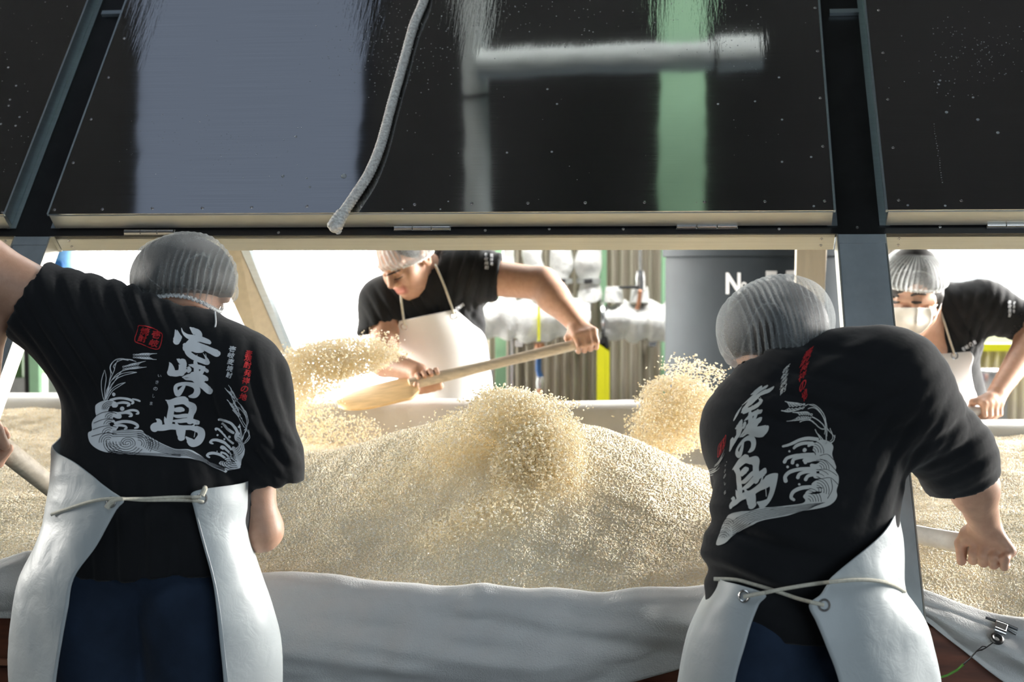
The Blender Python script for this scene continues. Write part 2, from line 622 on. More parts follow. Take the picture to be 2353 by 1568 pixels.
M['shirt'] = fabric('black_cotton_shirt', (.0095, .0105, .0125, 1), .9, 1200, .25, .12)
M['shirt_far'] = fabric('black_cotton_shirt_far', (.010, .0105, .0115, 1), .9, 1200, .25, .08)
M['trousers'] = fabric('navy_trousers', (.017, .031, .060, 1), .85, 900, .3, .08, .3)
M['white_cloth'] = fabric('white_woven_cloth', (.72, .73, .725, 1), .92, 300, .9, .1, .05, .12)
M['far_cloth'] = fabric('white_padded_cloth', (.74, .73, .70, 1), .92, 300, .6, .1, .05, .12)
M['curtain'] = fabric('white_curtain', (.92, .92, .92, 1), .9, 60, .1, 0, .02, .6)
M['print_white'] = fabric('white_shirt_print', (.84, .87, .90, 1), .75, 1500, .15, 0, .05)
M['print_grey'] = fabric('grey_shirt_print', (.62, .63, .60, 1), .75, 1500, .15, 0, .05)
M['print_black'] = fabric('black_print_line', (.012, .013, .018, 1), .85, 1500, .15, 0, .05)
M['print_red'] = fabric('red_shirt_print', (.52, .035, .04, 1), .75, 1500, .15, 0, .05)


def apron_mat():
    n = NT('white_vinyl_apron')
    v = n.coords()
    g = n.noise(v, 5, 3); w = n.noise(v, 26, 4, .6, .6)
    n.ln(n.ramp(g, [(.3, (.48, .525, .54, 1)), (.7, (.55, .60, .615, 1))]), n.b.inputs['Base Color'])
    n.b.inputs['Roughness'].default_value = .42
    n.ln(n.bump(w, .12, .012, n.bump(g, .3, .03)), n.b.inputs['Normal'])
    return n.m


M['apron'] = apron_mat()
M['apron_far_lit'] = simple('white_apron_far_lit', (.80, .80, .78, 1), .5, 0, 6, .04, .1, .01)  # lighter copy of the apron; far-side brightness put into the colour


def skin_mat():
    n = NT('skin')
    a = n.new('ShaderNodeVertexColor'); a.layer_name = 'Col'
    v = n.coords(); f = n.noise(v, 60, 4)
    mx = n.new('ShaderNodeMix'); mx.data_type = 'RGBA'; mx.blend_type = 'MULTIPLY'; mx.inputs[0].default_value = 1
    n.ln(a.outputs[0], mx.inputs[6]); n.ln(n.ramp(f, [(.3, (.86, .84, .82, 1)), (.7, (1, 1, 1, 1))]), mx.inputs[7])
    n.ln(mx.outputs[2], n.b.inputs['Base Color'])
    n.b.inputs['Roughness'].default_value = .5
    n.b.inputs['Subsurface Weight'].default_value = .12
    n.b.inputs['Subsurface Radius'].default_value = (.010, .004, .002)
    n.ln(n.bump(n.noise(v, 240, 3), .12, .002), n.b.inputs['Normal'])
    return n.m


M['skin'] = skin_mat()


def net_mat(name, lo, hi):
    n = NT(name)
    a = n.new('ShaderNodeAttribute'); a.attribute_name = 'pleat'
    v = n.coords(); f = n.noise(v, 420, 2); lw = n.new('ShaderNodeLayerWeight'); lw.inputs[0].default_value = .35
    g = n.noise(v, 22, 3)
    def ma(op, x, y):
        k = n.new('ShaderNodeMath'); k.operation = op
        for i, q in enumerate((x, y)):
            if isinstance(q, (int, float)): k.inputs[i].default_value = q
            else: n.ln(q, k.inputs[i])
        return k.outputs[0]
    al = ma('ADD', ma('MULTIPLY', a.outputs['Fac'], hi), lo)
    al = ma('ADD', al, ma('MULTIPLY', lw.outputs['Facing'], .28))
    al = ma('ADD', al, ma('MULTIPLY', ma('SUBTRACT', f, .5), .35))
    al = ma('ADD', al, ma('MULTIPLY', ma('SUBTRACT', g, .5), .30))
    cl = n.new('ShaderNodeClamp'); cl.inputs[1].default_value = .06; cl.inputs[2].default_value = .95
    n.ln(al, cl.inputs[0])
    tr_ = n.new('ShaderNodeBsdfTransparent'); t = n.new('ShaderNodeBsdfTranslucent'); t.inputs[0].default_value = (.8, .82, .82, 1)
    n.b.inputs['Base Color'].default_value = (.60, .65, .66, 1); n.b.inputs['Roughness'].default_value = .8
    m1 = n.new('ShaderNodeMixShader'); m1.inputs[0].default_value = .4
    n.ln(n.b.outputs[0], m1.inputs[1]); n.ln(t.outputs[0], m1.inputs[2])
    m2 = n.new('ShaderNodeMixShader'); n.ln(cl.outputs[0], m2.inputs[0]); n.ln(tr_.outputs[0], m2.inputs[1]); n.ln(m1.outputs[0], m2.inputs[2])
    n.ln(m2.outputs[0], n.out.inputs[0])
    return n.m


M['net'] = net_mat('hair_net_fabric', .14, .36)
M['net_right'] = net_mat('hair_net_fabric_right', .22, .36)
M['net_far'] = net_mat('hair_net_fabric_far', .30, .45)


def panel_mat():
    """polished stainless hood panel, wet: slightly wavy mirror with brushed lines and drip streaks"""
    n = NT('polished_wet_steel_panel')
    v = n.coords((1, 1, 1), (0, 0, 0), 'UV')
    br = n.noise(n.coords((.8, 260, 1), (0, 0, 0), 'UV'), 4, 4)        # fine horizontal brushing
    film = n.noise(v, 4.2, 2, .45)
    drip = n.noise(n.coords((26, 2.2, 1), (0, 0, 0), 'UV'), 3, 4, .6)
    n.ln(n.ramp(br, [(.3, (.42, .43, .44, 1)), (.7, (.52, .53, .54, 1))]), n.b.inputs['Base Color'])
    n.b.inputs['Metallic'].default_value = 1.0
    n.ln(n.ramp(br, [(.2, (.03, .03, .03, 1)), (.8, (.085, .085, .085, 1))]), n.b.inputs['Roughness'])
    # drip streaks only high up on the panel
    sep = n.new('ShaderNodeSeparateXYZ'); n.ln(n.coords((1, 1, 1), (0, 0, 0), 'UV'), sep.inputs[0])
    msk = n.ramp(sep.outputs[1], [(.50, (0, 0, 0, 1)), (.84, (1, 1, 1, 1))])
    mul = n.new('ShaderNodeMath'); mul.operation = 'MULTIPLY'
    n.ln(drip, mul.inputs[0]); n.ln(msk, mul.inputs[1])
    b1 = n.bump(film, .06, .010)
    b2 = n.bump(mul.outputs[0], .14, .004, b1)
    n.ln(b2, n.b.inputs['Normal'])
    return n.m


M['panel'] = panel_mat()
M['water'] = NT('water_drop').m
_b = M['water'].node_tree.nodes['Principled BSDF']
_b.inputs['Base Color'].default_value = (.75, .8, .82, 1); _b.inputs['Roughness'].default_value = .04; _b.inputs['Transmission Weight'].default_value = .6; _b.inputs['IOR'].default_value = 1.33


def grain_mat(name, c0, c1, c2, trans=.25):
    n = NT(name)
    inf = n.new('ShaderNodeObjectInfo')
    v = n.coords(); f = n.noise(v, 500, 2)
    col = n.ramp(inf.outputs['Random'], [(.0, c0), (.55, c1), (1.0, c2)])
    n.ln(col, n.b.inputs['Base Color'])
    n.b.inputs['Roughness'].default_value = .5
    t = n.new('ShaderNodeBsdfTranslucent'); n.ln(col, t.inputs[0])
    mx = n.new('ShaderNodeMixShader'); mx.inputs[0].default_value = trans
    n.ln(n.b.outputs[0], mx.inputs[1]); n.ln(t.outputs[0], mx.inputs[2]); n.ln(mx.outputs[0], n.out.inputs[0])
    return n.m


M['grain'] = grain_mat('steamed_grain', (.92, .80, .56, 1), (.96, .89, .71, 1), (.98, .95, .87, 1), .22)
M['grain_air_lit'] = grain_mat('flying_grain', (.94, .85, .66, 1), (.97, .93, .80, 1), (.98, .96, .91, 1), .6)  # paler, more translucent copy of the grain; backlit glow put into the colour
M['heap'] = simple('grain_heap_under', (.90, .82, .62, 1), .8, 0, 220, .1, .6, .006)


def corrugated_mat():
    n = NT('corrugated_sheet')
    a = n.new('ShaderNodeAttribute'); a.attribute_name = 'ridge'
    f = n.noise(n.coords((1, 1, .2)), 5, 4)
    n.ln(n.ramp(f, [(.3, (.37, .33, .26, 1)), (.7, (.52, .46, .38, 1))]), n.b.inputs['Base Color'])
    n.b.inputs['Roughness'].default_value = .55
    return n.m


M['corr'] = corrugated_mat()
glow_m = NT('glowing_ceiling_sheet')
_e = glow_m.new('ShaderNodeEmission'); _e.inputs[0].default_value = (.66, .78, 1.0, 1); _e.inputs[1].default_value = .36  # weak glow added to the pale sheet in place of light falling on it
glow_m.ln(_e.outputs[0], glow_m.out.inputs[0])
M['glow_panel'] = glow_m.m
# ------------------------------------------------------------------ the hall
WB = 7.6                                        # back wall


def struct(name, mb, mat, label=None):
    return tag(mb.build(name, mat), label, None, None, 'structure')


def slab(name, lo, hi, mat, label=None):
    m = MB(); m.box(lo, hi); return struct(name, m, mat, label)


slab('floor', (-6, -4.4, -.12), (6, 9, 0), M['floor'], 'grey concrete floor of the hall')
slab('ceiling', (-6, -4.4, 4.3), (6, 9, 4.45), M['ceiling'], 'dark ceiling above the hood')
slab('wall_left', (-6.15, -4.4, 0), (-6, 9, 4.3), M['wall_dark'], 'dark left wall')
slab('wall_right', (6, -4.4, 0), (6.15, 9, 4.3), M['wall_dark'], 'dark right wall')
m = MB()                                        # wall behind the photographer, with a wide shutter opening
for lo, hi in (((-6, -4.4, 0), (.7, -4.25, 4.3)), ((4.5, -4.4, 0), (6, -4.25, 4.3)), ((.7, -4.4, 3.45), (4.5, -4.25, 4.3))): m.box(lo, hi)
struct('wall_front', m, M['wall_dark'], 'wall behind with a wide shutter opening')


def corrugated(x0, x1, z0, z1, y, pitch=.050, amp=.019):
    n = int((x1 - x0) / pitch * 8)
    xs = np.linspace(x0, x1, n)
    P = np.zeros((n, 2, 3))
    ph = np.cos((xs - x0) / pitch * 2 * np.pi)
    P[:, :, 0] = xs[:, None]
    P[:, :, 1] = (y - amp * np.clip(ph * 1.6, -1, 1))[:, None]
    P[:, 0, 2] = z0; P[:, 1, 2] = z1
    return P


def wall_piece(name, x0, x1, z0, z1, label):
    me = grid_mesh(name, corrugated(x0, x1, z0, z1, WB))
    return tag(obj(name, me, M['corr']), label, None, None, 'structure')


wall_piece('wall_back', -.42, 2.02, 0, 4.3, 'corrugated brown grey sheet wall behind the pipes')
wall_piece('wall_back', 2.02, 6, 0, 1.02, 'corrugated sheet wall below the bright window')
m = MB()
for lo, hi in (((-6, WB, 0), (-2.36, WB + .1, 4.3)), ((-2.36, WB, 3.7), (-.42, WB + .1, 4.3)), ((2.02, WB, 3.1), (6, WB + .1, 4.3)), ((4.4, WB, 1.02), (6, WB + .1, 3.1))): m.box(lo, hi)
struct('wall_back', m, M['wall_dark'], 'plain dark wall around the openings at the back')
# window frame at the right, open to the daylight
m = MB()
m.box((2.02, WB - .04, 1.02), (4.4, WB + .08, 1.10)); m.box((2.02, WB - .04, 3.02), (4.4, WB + .08, 3.1))
for x in (2.02, 4.32): m.box((x, WB - .04, 1.10), (x + .08, WB + .08, 3.02))
struct('window_1', m, M['white_paint'], 'white frame of the bright window at right')
# white curtain over the opening at the left
xs = np.linspace(-2.30, -.34, 240); zs = np.linspace(.03, 3.6, 12)
P = np.zeros((240, 12, 3)); P[:, :, 0] = xs[:, None]; P[:, :, 2] = zs[None, :]
P[:, :, 1] = WB - .18 + .018 * np.sin(xs * 34 + 1.3 * np.sin(xs * 7))[:, None] + .006 * np.sin(xs * 91)[:, None]
tag(obj('curtain', grid_mesh('curtain', P), M['curtain']), 'white sheet curtain glowing with daylight behind the hood', 'curtain')

# ceiling pieces seen only mirrored in the polished hood
def mirrored(px, py, z):
    r = ray(px, py); r = r / np.linalg.norm(r)
    u, s = hood_uv(px, py, .054)
    p = hd(u, s, .054)
    q = r - 2 * np.dot(r, HN) * HN
    return p + q * ((z - p[2]) / q[2])


def strip(name, px0, px1, py0, py1, z, th, mat):
    A, B, C_, D = mirrored(px0[0], py0, z), mirrored(px0[1], py0, z), mirrored(px1[1], py1, z), mirrored(px1[0], py1, z)
    up = np.array([0, 0, th])
    mb = MB(); mb.hexa([A, B, C_, D, A + up, B + up, C_ + up, D + up])
    return mb


tag(strip('glow_panel', (330, 845), (310, 800), -200, 700, 4.24, .05, None).build('ceiling_glow_panel', M['glow_panel']), 'long pale blue panel with an added glow on the dark ceiling', 'roof light')
tag(strip('beam', (1520, 1625), (1512, 1618), -250, 700, 3.9, .16, None).build('ceiling_beam', M['ceil_green']), 'pale green painted steel beam under the ceiling', 'beam')
t = thing('ceiling_pipe', mirrored(1098, 140, 3.7), 'grey ceiling pipe with a side branch, mirrored in the hood panel', 'pipe')
mb = MB(); mb.tube([mirrored(1085, -250, 3.75), mirrored(1092, 140, 3.75), mirrored(1105, 700, 3.75)], .05, 14); mb.build('main_pipe', M['ceil_grey'], t, True)
mb = MB(); mb.tube([mirrored(1100, 148, 3.66), mirrored(1640, 128, 3.66)], .05, 14); mb.build('branch_pipe', M['ceil_grey'], t, True)
mb = MB(); mb.tube([mirrored(1650, 128, 3.66), mirrored(1750, 122, 3.66)], .062, 14); mb.build('pipe_cap', M['ceil_grey'], t, True)
mb = MB(); mb.tube([mirrored(1092, 215, 3.75), mirrored(1093, 226, 3.75)], .056, 14); mb.build('pipe_band', M['black'], t, True)

# ------------------------------------------------------------------ the hood over the trough
W1 = .054
S0 = .0544                                       # lower edge of the hood body
uML, sM = hood_uv(110, 497, W1); uMR, sMR = hood_uv(1915, 478, W1); sM = .5 * (sM + sMR)
uLR = hood_uv(2, 505, W1)[0]; uRL = hood_uv(2040, 477, W1)[0]
ulp0, ulp1 = hood_uv(30, 561)[0], hood_uv(110, 556)[0]
urp0, urp1 = .337, .440
STOP = 1.25
hood = thing('cooling_hood', tr(-.6, 4.6, 0), 'long dark hood with polished sloping panels above the grain trough', 'hood')
mb = MB(); mb.box((-2.75, S0, -.012), (1.45, STOP, 0), hd); mb.build('front_cover', M['black_cover'], hood)
mb = MB(); mb.box((-2.75, 3.95, 2.43), (1.45, 4.62, 2.45), tr); mb.build('roof_sheet', M['black_cover'], hood)
mb = MB(); mb.box((-2.75, 4.58, 1.62), (1.45, 4.62, 2.43), tr); mb.build('back_sheet', M['black_cover'], hood)

SCREW = None
def screw_mesh():
    mb = MB()
    mb.lathe([(.0001, .0006), (.0016, .0006), (.0018, .0016), (.0034, .0014), (.0040, 0)], (0, 0, 0), 12)
    return mb.mesh('screw', True)
SCREW = screw_mesh()
SCREW.materials.append(M['steel'])


def frame_matrix(p, n):
    q = Vector(n).to_track_quat('Z', 'Y').to_matrix().to_4x4()
    return Matrix.Translation(Vector(p)) @ q


def screw(p, n, parent, sc=1.0):
    o = link(bpy.data.objects.new('screw', SCREW))
    mw = frame_matrix(p, n) @ Matrix.Scale(sc, 4)
    setparent(o, parent)
    root = parent
    while root.parent: root = root.parent
    if parent.parent is not None: o.matrix_parent_inverse = Matrix.Translation(-Vector(root.location)) if False else Matrix.Identity(4)
    o.matrix_basis = mw
    return o


def rail(u0, u1, screws=True):
    """lower aluminium rail of one bay, its face square to the hood slope"""
    mb = MB(); mb.box((u0, S0, -.056), (u1, S0 + .012, -.002), hd)
    r = mb.build('lower_rail', M['alu'], hood, bevel=.0012)
    for u in (u0 + .03, u1 - .03):
        for w in (-.018, -.040):
            if -1.9 < u < 1.2: screw(hd(u, S0, w), -HS, r)
    return r


rail(ulp1 + .012, urp0 - .006); rail(urp1 + .004, 1.45); rail(-2.75, ulp0 - .004)
mb = MB(); mb.box((ulp1 + .0, S0 - .002, -.056), (ulp1 + .011, S0 + .012, -.001), hd); mb.build('rail_end_plate', M['alu'], hood)
for (px, py) in ((1115, 530), (1262, 527), (1432, 527), (1790, 527), (1970, 523), (2160, 522), (640, 535)):
    screw(hd(*hood_uv(px, py), .0), HN, hood)

# posts: plates that carry on down the hood slope to the trough side
for u0, u1 in ((urp0, urp1), (ulp0, ulp1)):
    mb = MB(); mb.box((u0, -.915, -.056), (u1, S0 - .001, 0), hd)
    p_ = mb.build('front_post', M['post'], hood, bevel=.0015)
    mb = MB(); mb.box((u0 - .004, -.915, -.0575), (u0 - .0003, S0 - .002, .0015), hd); mb.build('post_edge_strip', M['alu'], p_)
    mb = MB(); mb.box((u1 + .0003, -.915, -.0575), (u1 + .003, S0 - .002, .001), hd); mb.build('post_edge_strip', M['alu'], p_)
    mb = MB(); mb.box((u0, S0 - .030, .0), (u1, S0 - .004, .0025), hd); mb.build('post_head_plate', M['post'], p_)
# rear posts and the left diagonal brace
for u0, u1 in ((urp0 - .004, urp1 - .012), (ulp0, ulp1)):
    mb = MB()
    mb.hexa([tr(u0 - .012, 4.66, 0), tr(u1 - .04, 4.66, 0), tr(u1 - .04, 4.72, 0), tr(u0 - .012, 4.72, 0), tr(u0, 4.52, 1.66), tr(u1, 4.52, 1.66), tr(u1, 4.58, 1.66), tr(u0, 4.58, 1.66)])
    mb.build('rear_post', M['post_light'], hood, bevel=.002)
mb = MB()
a, b, c_, d_ = at(478, 575, 4.22), at(552, 575, 4.22), at(655, 815, 4.56), at(600, 835, 4.56)
a, b = a + (b - a) * .0, b
dn = np.array([.003, .03, .012])
mb.hexa([d_, c_, c_ + dn, d_ + dn, a, b, b + dn, a + dn])
mb.build('diagonal_brace', M['post_light'], hood, bevel=.002)
mb = MB()
mb.hexa([c_ + (.002, 0, 0), at(670, 815, 4.58), at(670, 815, 4.58) + dn, c_ + dn, b + (.002, 0, 0), at(572, 575, 4.24), at(572, 575, 4.24) + dn, b + dn])
mb.build('brace_edge', M['alu_cool'], hood)
mb = MB(); b0 = at(20, 690, 3.02)

# hinges
def hinge(px0, px1, py):
    u0, s0 = hood_uv(px0, py); u1, _ = hood_uv(px1, py)
    h = MB(); h.box((u0, s0 - .006, .001), (u1, s0 + .010, .003), hd)
    o = h.build('hinge', M['steel'], hood)
    k = MB()
    for i in range(3):
        e0 = u0 + (u1 - u0) * (i + .03) / 3; e1 = u0 + (u1 - u0) * (i + .97) / 3
        k.tube([hd(e0, s0, .006), hd(e1, s0, .006)], .006, 10)
    k.build('hinge_knuckle', M['steel'], o, True)


for a in ((287, 402, 537), (906, 1036, 528), (1554, 1695, 524), (2266, 2400, 522)): hinge(*a)


# polished panels with their frames
def panel(u0, u1, label, scr, drops, seed):
    mb = MB()
    nu = 2
    A = [hd(u0, sM, W1), hd(u1, sM, W1), hd(u1, STOP - .02, W1), hd(u0, STOP - .02, W1)]
    me = mesh_np('panel', np.array(A), np.array([[0, 1, 2, 3]]), False)
    uv = me.uv_layers.new(name='uv')
    for l, (uu, ss) in zip(uv.data, ((u0, 0), (u1, 0), (u1, STOP - sM), (u0, STOP - sM))): l.uv = (uu, ss)
    p = obj('panel', me, M['panel'], hood, label)
    solidify(p, .004)
    r = MB(); r.box((u0, sM - .002, .004), (u1, sM + .010, W1 - .0045), hd)
    r = r.build('bottom_rail', M['alu'], p, bevel=.0012)
    for k, (e0, e1) in enumerate(((u0, u0 + .010), (u1 - .010, u1))):
        q = MB(); q.box((e0, sM + .011, .004), (e1, STOP - .02, W1 - .0045), hd)
        q.box((e0 - (.013 if k == 0 else 0), sM, .001), (e1 + (.013 if k else 0), STOP - .02, .0035), hd)
        if k == 0: q.box((e0 - .005, sM, W1 - .007), (e0 - .0005, STOP - .02, W1 + .0005), hd)
        else: q.box((e1 + .0005, sM, W1 - .007), (e1 + .005, STOP - .02, W1 + .0005), hd)
        q.build('side_rail', M['alu_cool'], p)
    for (px, py) in scr: screw_sub(px, py, p)
    rg = random.Random(seed); d = MB()
    for (px, py, r_) in drops(rg):
        uu, ss = hood_uv(px, py, W1)
        if not (u0 + .01 < uu < u1 - .01 and ss > sM + .005): continue
        R = r_ * 3.4 / F
        c = hd(uu, ss, W1)
        d.lathe([(R, 0), (R * .86, R * .32), (R * .5, R * .55), (R * .01, R * .62)], c, 8, HN)
    w = d.build('water_drops', M['water'], p, True); w['kind'] = 'stuff'
    return p


def screw_sub(px, py, p):
    o = link(bpy.data.objects.new('screw', SCREW))
    o.parent = p
    u, s = hood_uv(px, py, W1)
    o.matrix_basis = frame_matrix(hd(u, s, W1), HN)
    return o


def drops_main(rg):
    L = [(1165, 351, 3), (1268, 349, 3), (1280, 239, 3), (1258, 205, 3), (1650, 239, 3), (1735, 233, 3), (1797, 275, 3), (1797, 372, 3), (1864, 361, 3), (1790, 178, 3), (680, 314, 3), (1030, 463, 2), (925, 481, 2), (1012, 481, 2), (650, 405, 4), (712, 430, 3), (705, 410, 2), (790, 405, 7), (1870, 474, 3), (640, 486, 3)]
    for i in range(260): L.append((rg.gauss(905, 95), abs(rg.gauss(120, 55)), rg.uniform(.7, 1.7)))
    for i in range(120): L.append((rg.uniform(880, 1760), abs(rg.gauss(30, 55)), rg.uniform(.7, 1.8)))
    for i in range(120): L.append((rg.gauss(480, 110), rg.gauss(320, 45), rg.uniform(.5, 1.2)))
    for i in range(70): L.append((rg.uniform(1600, 1760), rg.uniform(60, 170), rg.uniform(.6, 1.6)))
    for i in range(60): L.append((rg.uniform(200, 1880), rg.uniform(0, 470), rg.uniform(.5, 1.3)))
    return L


def drops_right(rg):
    L = [(2160, 185, 3), (2175, 258, 4), (2247, 275, 4), (2236, 224, 3), (2293, 305, 4), (2157, 194, 3), (2086, 472, 3), (2172, 473, 3)]
    for i in range(150): L.append((rg.gauss(2230, 75), rg.gauss(130, 45), rg.uniform(.7, 1.6)))
    for i in range(25): L.append((2145 + i * .9 + rg.uniform(-2, 2), 285 + i * 5.6, rg.uniform(.6, 1.4)))
    return L


def drops_left(rg):
    L = [(19, 155, 3), (37, 197, 3), (23, 229, 3), (20, 243, 3), (45, 269, 3), (36, 289, 3), (2, 285, 3), (41, 399, 3), (85, 272, 3), (124, 178, 3)]
    for i in range(60): L.append((rg.uniform(0, 180), rg.uniform(0, 400), rg.uniform(.6, 1.3)))
    return L


scr_main = [(125, 482), (235, 481), (350, 479), (465, 478), (578, 476), (705, 474), (830, 473), (953, 470), (1084, 468), (1213, 467), (1345, 466), (1481, 465), (1619, 464), (1758, 463), (1895, 462),
            (1873, 18), (1879, 117), (1885, 225), (1891, 336), (285, 88), (249, 178), (209, 274), (168, 374)]
panel(uML, uMR, 'wide middle polished panel', scr_main, drops_main, 3)
panel(uRL, uRL + .95, 'polished panel at the right edge', [(2019, 23), (2029, 121), (2040, 228), (2052, 339), (2065, 460), (2209, 461)], drops_right, 4)
panel(uLR - 1.0, uLR, 'polished panel at the left edge', [(5, 488)], drops_left, 5)
# pale bars put in as smears of window light across the gap columns
mb = MB(); mb.box((urp0 + .02, .80, .001), (urp1 - .01, .815, .012), hd); mb.build('gap_light_smear', M['alu_cool'], hood)
mb = MB(); mb.box((ulp0 + .01, .86, .001), (ulp1 - .01, .875, .012), hd); mb.build('gap_light_smear', M['alu_cool'], hood)

# ------------------------------------------------------------------ trough
trough = thing('grain_trough', tr(-.5, 3.6, 0), 'red brown wooden trough lined with white cloth and filled with grain', 'trough')


def plank(u0, u1, v0, v1, z0, z1):
    mb = MB(); mb.box((u0, v0, z0), (u1, v1, z1), tr); mb.build('plank', M['wood_red'], trough, bevel=.003)


for k in range(4):
    z = .16 + k * .145
    plank(-2.6, 1.5, 2.835, 2.865, z, z + .142)
    plank(-2.6, 1.5, 4.46, 4.49, z, z + .142)
    plank(-2.63, -2.601, 2.835, 4.49, z, z + .142); plank(1.501, 1.53, 2.835, 4.49, z, z + .142)
mb = MB(); mb.box((-2.6, 2.866, .30), (1.5, 4.459, .34), tr); mb.build('bottom_board', M['wood_red'], trough)
for u in (-2.5, -1.2, 0.1, 1.4):
    for v in (2.90, 4.42):
        mb = MB(); mb.box((u - .04, v - .03, 0), (u + .04, v + .03, .30), tr); mb.build('leg', M['wood_red'], trough, bevel=.004)
mb = MB(); mb.box((-2.6, 2.824, .60), (1.5, 2.834, .612), tr); mb.build('side_batten', M['copper'], trough)


def vplane(px, py, v):
    r = ray(px, py)
    n = tr(0, 1, 0); t = v / np.dot(r, n)
    p = CAM + r * t
    return float(np.dot(p, HU)), float(p[2])


def interp1(pts, x):
    pts = sorted(pts); X = [p[0] for p in pts]; Y = [p[1] for p in pts]
    return np.interp(x, X, Y)


def ssmooth(y, k):
    w = np.hanning(k + 2)[1:-1]; w /= w.sum()
    return np.convolve(np.pad(y, k // 2, mode='edge'), w, mode='valid')[:len(y)]


RIM = [vplane(px, py, 2.86) for px, py in ((-350, 1300), (-120, 1296), (0, 1290), (70, 1262), (300, 1312), (600, 1318), (700, 1320), (760, 1324), (835, 1338), (900, 1342), (1000, 1350), (1050, 1346), (1105, 1342), (1150, 1354), (1215, 1358), (1260, 1352), (1300, 1356), (1380, 1364), (1440, 1358), (1500, 1356), (1580, 1352), (1650, 1346), (2000, 1345), (2120, 1352), (2160, 1368), (2200, 1386), (2260, 1404), (2353, 1420), (2700, 1440))]
HEM = [vplane(px, py, 2.79) for px, py in ((-350, 1440), (0, 1428), (60, 1432), (300, 1640), (640, 1655), (800, 1665), (1000, 1655), (1200, 1630), (1400, 1592), (1560, 1548), (1700, 1500), (1900, 1450), (2080, 1405), (2125, 1425), (2160, 1460), (2215, 1500), (2300, 1568), (2353, 1600), (2700, 1650))]
U = np.linspace(-2.45, 1.45, 640)
rz = interp1(RIM, U); rz = ssmooth(rz, 7); hz = ssmooth(interp1(HEM, U), 15)
T = np.linspace(0, 1, 44)
P = np.zeros((len(U), len(T), 3))
for i, u in enumerate(U):
    z1, z0 = rz[i], hz[i]
    for j, t in enumerate(T):
        if t < .22:
            q = t / .22; v = 2.95 - .085 * q; z = z1 - .05 * (1 - q) ** 1.5
        elif t < .34:
            q = (t - .22) / .12; v = 2.865 - .035 * q ** .8; z = z1 + .004 * math.sin(q * math.pi) - .012 * q * q
        else:
            q = (t - .34) / .66; z = z1 - .012 - (z1 - .012 - z0) * q
            v = 2.83 - .034 * math.sin(min(1, q * 1.15) * math.pi) ** .9 + .0 * q - .004 * q
        P[i, j] = (u, v, z)
wr = waves(P * np.array([1.2, 1, 3.2]), 5, 9, 8) * .009 + waves(P * np.array([1.6, 1, 5]), 6, 24, 8) * .0036 + waves(P * np.array([1.3, 1, 2.2]), 7, 60, 8) * .0009
fade = np.clip((T - .2) / .2, 0, 1)[None, :]
P[:, :, 1] -= wr * fade
P[:, :, 2] += waves(P * np.array([1, 0, 0]), 8, 38, 6) * .0032 * (1 - np.clip((T - .5) / .2, 0, 1))[None, :] * np.clip(T / .2, 0, 1)[None, :]
# diagonal folds where the cloth is pulled aside by the clip
Wd = np.exp(-((P[:, :, 0] - .66) / .16) ** 2)
P[:, :, 1] -= Wd * .012 * np.sin((P[:, :, 0] * .7 + P[:, :, 2] * 1.2) * 75) * fade
lim = np.where(T > .34, 2.818, 9.0)[None, :]
P[:, :, 1] = np.minimum(P[:, :, 1], lim)
PW = P @ np.array([[CA, -SA, 0], [SA, CA, 0], [0, 0, 1]])
cl = tag(obj('near_cloth', grid_mesh('near_cloth', PW), M['white_cloth']), 'white woven cloth draped over the near edge of the trough', 'cloth')
solidify(cl, .003, 0)

RF = [vplane(px, py, 4.45) for px, py in ((-400, 905), (0, 905), (130, 904), (400, 912), (660, 918), (900, 922), (1000, 918), (1150, 922), (1300, 926), (1440, 921), (1560, 925), (1700, 935), (2000, 952), (2200, 962), (2353, 966), (2700, 975))]
rf = ssmooth(interp1(RF, U), 9)
PR = [(4.28, .80, 0), (4.33, .86, 0), (4.365, .955, .6), (4.385, .0, 1), (4.41, .012, 1), (4.45, .018, 1), (4.49, .012, 1), (4.515, -.01, 1), (4.52, -.06, 1), (4.515, -.2, 1), (4.51, -.34, 1)]
prof = []
pv = spline([(a, 0) for a, b, c in PR], 36)[:, 0]
P = np.zeros((len(U), 36, 3))
for i in range(len(U)):
    zc = []
    for a, b, c in PR:
        zc.append(b if c == 0 else (rf[i] - .075 if c == .6 else rf[i] - .018 + b))
    zz = spline([(z, 0) for z in zc], 36)[:, 0]
    P[i, :, 0] = U[i]; P[i, :, 1] = pv; P[i, :, 2] = zz
P[:, :, 1] += waves(P * np.array([1, 1, 2]), 15, 10, 8) * .010
P[:, :, 2] += waves(P * np.array([1, .3, .3]), 16, 16, 8) * .004
PW = P @ np.array([[CA, -SA, 0], [SA, CA, 0], [0, 0, 1]])
cl = tag(obj('far_cloth', grid_mesh('far_cloth', PW), M['far_cloth']), 'white padded cloth rolled over the far edge of the trough', 'cloth')
solidify(cl, .004, 0)

